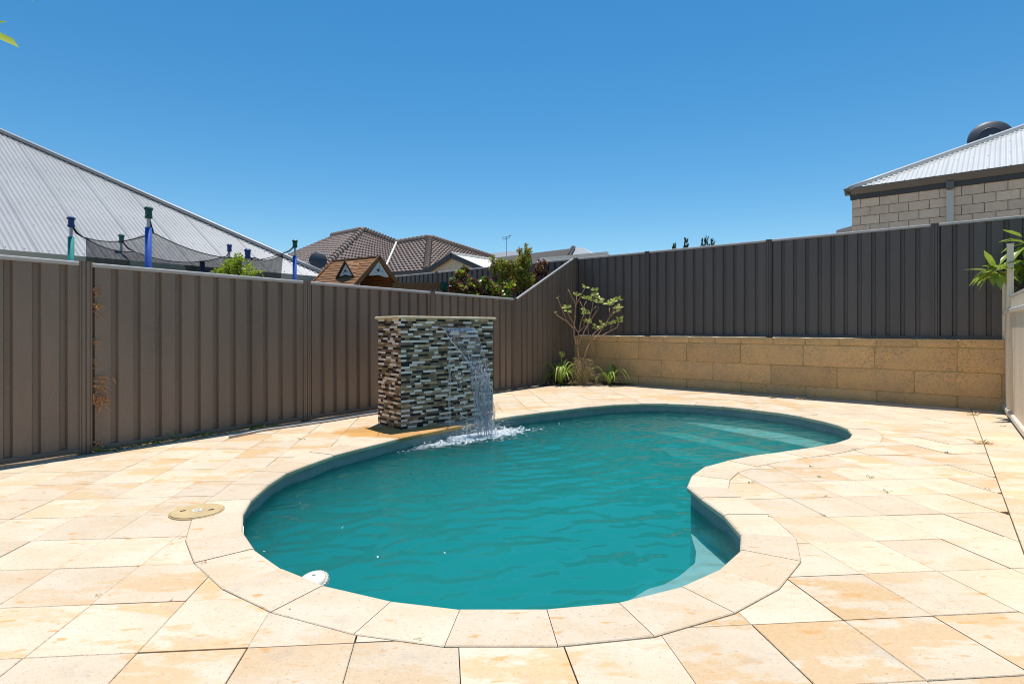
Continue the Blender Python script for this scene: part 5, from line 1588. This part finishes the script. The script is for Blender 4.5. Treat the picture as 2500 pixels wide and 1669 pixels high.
# ---- pencil pines far behind the back fence
r = random.Random(31)
for k, (px, py, w_) in enumerate(((1646.5, 594, .20), (1675, 582, .24), (1716.5, 581, .26), (1726, 572, .30), (1740.5, 583, .26))):
    t_ = AT(px, py, 52); b = Vector((t_.x, t_.y, -.06))
    root = thing('cypress_tree', ('lone small pencil cypress tip above the back fence', 'slim pencil cypress tip standing apart above the back fence', 'left pencil cypress tip of a close trio above the back fence', 'tallest pencil cypress tip of a close trio above the back fence', 'pencil cypress tip beside the tallest one of the trio')[k], 'tree', b, 'pencil cypresses beyond the back fence')
    mb = MB(); mb.tube([b, Vector((t_.x, t_.y, t_.z * .5))], [.12, .08], 6); mb.build('trunk', M['barkdark'], root)
    fo = MB(); H_ = t_.z * .86
    for q in range(420):
        f = r.random() ** .8; z = t_.z - H_ * f; rad = w_ * (min(1, f * 6) ** .7) * (1 - .3 * f) + .02
        t = r.uniform(0, 6.28); rr = rad * r.uniform(.5, 1.0)
        fo.leaf((t_.x + math.cos(t) * rr, t_.y + math.sin(t) * rr, z - .3), Vector((math.cos(t) * .25, math.sin(t) * .25, 1)), r.uniform(.3, .55), .14, 0, rdir(r))
    fo.build('crown', M['leaf_cypress'], root)

# ---- weeds
def tuft(name, label, c, n, L, m_, seed, group, cat='weed', flat_=.5, up=None):
    r = random.Random(seed); mb = MB()
    for k in range(n):
        t = r.uniform(0, 6.28); d = Vector((math.cos(t), math.sin(t), r.uniform(flat_, 1.4)))
        mb.leaf(Vector(c) + Vector((r.uniform(-.3, .3) * L, r.uniform(-.3, .3) * L, 0)), d, L * r.uniform(.5, 1.1), L * .10, r.uniform(.2, .7), rdir(r))
    return tag(mb.build(name, m_, origin=c), label, cat, group)
for k, (px, py, L, m_) in enumerate(((738, 1072, .06, 'grass'), (494, 1375, .035, 'rust_straw'), (445, 1312, .025, 'rust_straw'), (709, 1490, .02, 'barkdark'), (418, 1465, .02, 'rust_straw'), (237, 1453, .025, 'rust_straw'), (1833, 1178, .05, 'grass'), (1983, 1139, .045, 'grass'), (2017, 1211, .035, 'rust_straw'), (1878, 1262, .03, 'grass'), (2084, 1098, .06, 'grass'), (2123, 1167, .05, 'grass'), (2164, 1201, .05, 'grass'), (2316, 1106, .06, 'barkdark'), (2446, 1041, .05, 'straw'), (1021, 1563, .03, 'grass'), (1390, 1572, .018, 'grass'), (2000, 1165, .04, 'grass'), (1745, 1090 + 80, .03, 'grass'), (2010, 1259, .03, 'grass'), (2414, 1195, .04, 'rust_straw'))):
    near = min((math.hypot(G(px, py).x - q[0], G(px, py).y - q[1]) for q in OUTER))
    where = 'against the outer edge of the pool coping' if near < .22 else ('near the cream side fence' if px > 2300 else 'in an open paving joint')
    what = {'grass': 'tiny green weed', 'rust_straw': 'rusty dry weed scrap', 'barkdark': 'dark dry scrap', 'straw': 'straw coloured weed scrap'}[m_]
    tuft('weed_tuft', what + ' ' + where, G(px, py, .0), 10, L, M[m_], 40 + k, what + 's ' + where)
for k, (px, py, L) in enumerate(((2396, 1083, .12), (2376, 1013, .12), (1838 + 45, 972, .08), (1955, 975, .10))):
    tuft('dry_weed_patch', 'flat straw coloured weed patch on the paving near the limestone wall', G(px, py, .0), 26, L, M['straw'], 70 + k, 'straw weed patches', flat_=.05)
for k, (px, py) in enumerate(((1987, 975), (2000, 976))): tuft('seedling', 'small bright green seedling at the foot of the limestone wall', G(px, py, .0), 7, .06, M['leaf_lime'], 80 + k, 'green seedlings')
for k in range(16):
    t = .15 + k * .118 + random.uniform(-.03, .03); p = FA + U * t + NF * .07
    tuft('grass_tuft', 'green grass tuft along the foot of the brown fence', (p.x, p.y, -.01), 14, random.choice((.10, .14, .20)), M['grass'], 100 + k, 'grass tufts along the fence foot', 'grass', .15)
for k, t in enumerate((.95, 1.05, .55, .7)):
    p = FA + U * t + NF * .14; tuft('straw_tuft', 'yellow dry grass creeping from the fence onto the paving', (p.x, p.y, .003), 14, .09, M['straw'], 130 + k, 'dry grass on the paving', 'grass', .05)
for k, (px, py) in enumerate(((1295, 944), (1270, 946), (1190, 966))):
    q = G(px, py); tuft('grass_tuft', 'thin dry grass at the fence foot beside the fountain wall', (q.x, q.y, 0), 10, .10, M['grass'], 150 + k, 'dry grass by the fountain', 'grass', .4)
fd_ = thing('dry_climber', 'rusty dry weed sprigs poking through the fence beside the second post', 'weed', (FA.x + U.x * .07, FA.y + U.y * .07, .1))
r = random.Random(77)
for zc, L, n_ in ((1.50, .10, 5), (1.37, .12, 7), (1.02, .07, 4), (.83, .06, 3), (.66, .17, 8), (.50, .17, 16), (.12, .10, 3)):
    p = FA + U * .055 + NF * .03; mb = MB()
    for k in range(n_):
        d = Vector((U.x, U.y, 0)) * r.uniform(.6, 1.2) + Vector((NF.x, NF.y, 0)) * r.uniform(.1, .5) + Vector((0, 0, r.uniform(-.7, .5)))
        b = Vector((p.x, p.y, zc + r.uniform(-.05, .05))); l = L * r.uniform(.4, 1.0)
        mb.tube([b, b + d.normalized() * l * .6, b + d.normalized() * l - Vector((0, 0, .25 * l))], [.0034, .0028, .0016], 4)
        for q in range(2): mb.leaf(b + d.normalized() * l * r.uniform(.3, .9), rdir(r), l * .5, .011, .4)
    mb.build('dry_sprig', M['rust_straw'], fd_)
# ---- bits floating on the pool
for k, (px, py) in enumerate(((925, 1360), (1088, 1352), (645, 1347), (834, 1288))):
    p = G(px, py, WATER_Z); mb = MB()
    for q in range(2): mb.leaf((p.x, p.y, WATER_Z + height(p.x, p.y) + .003), Vector((random.uniform(-1, 1), random.uniform(-1, 1), .1)), .016, .006, .1)
    tag(mb.build('floating_petal', M['foam'], origin=p), 'tiny pale petal floating on the pool water', 'petal', 'petals on the pool')
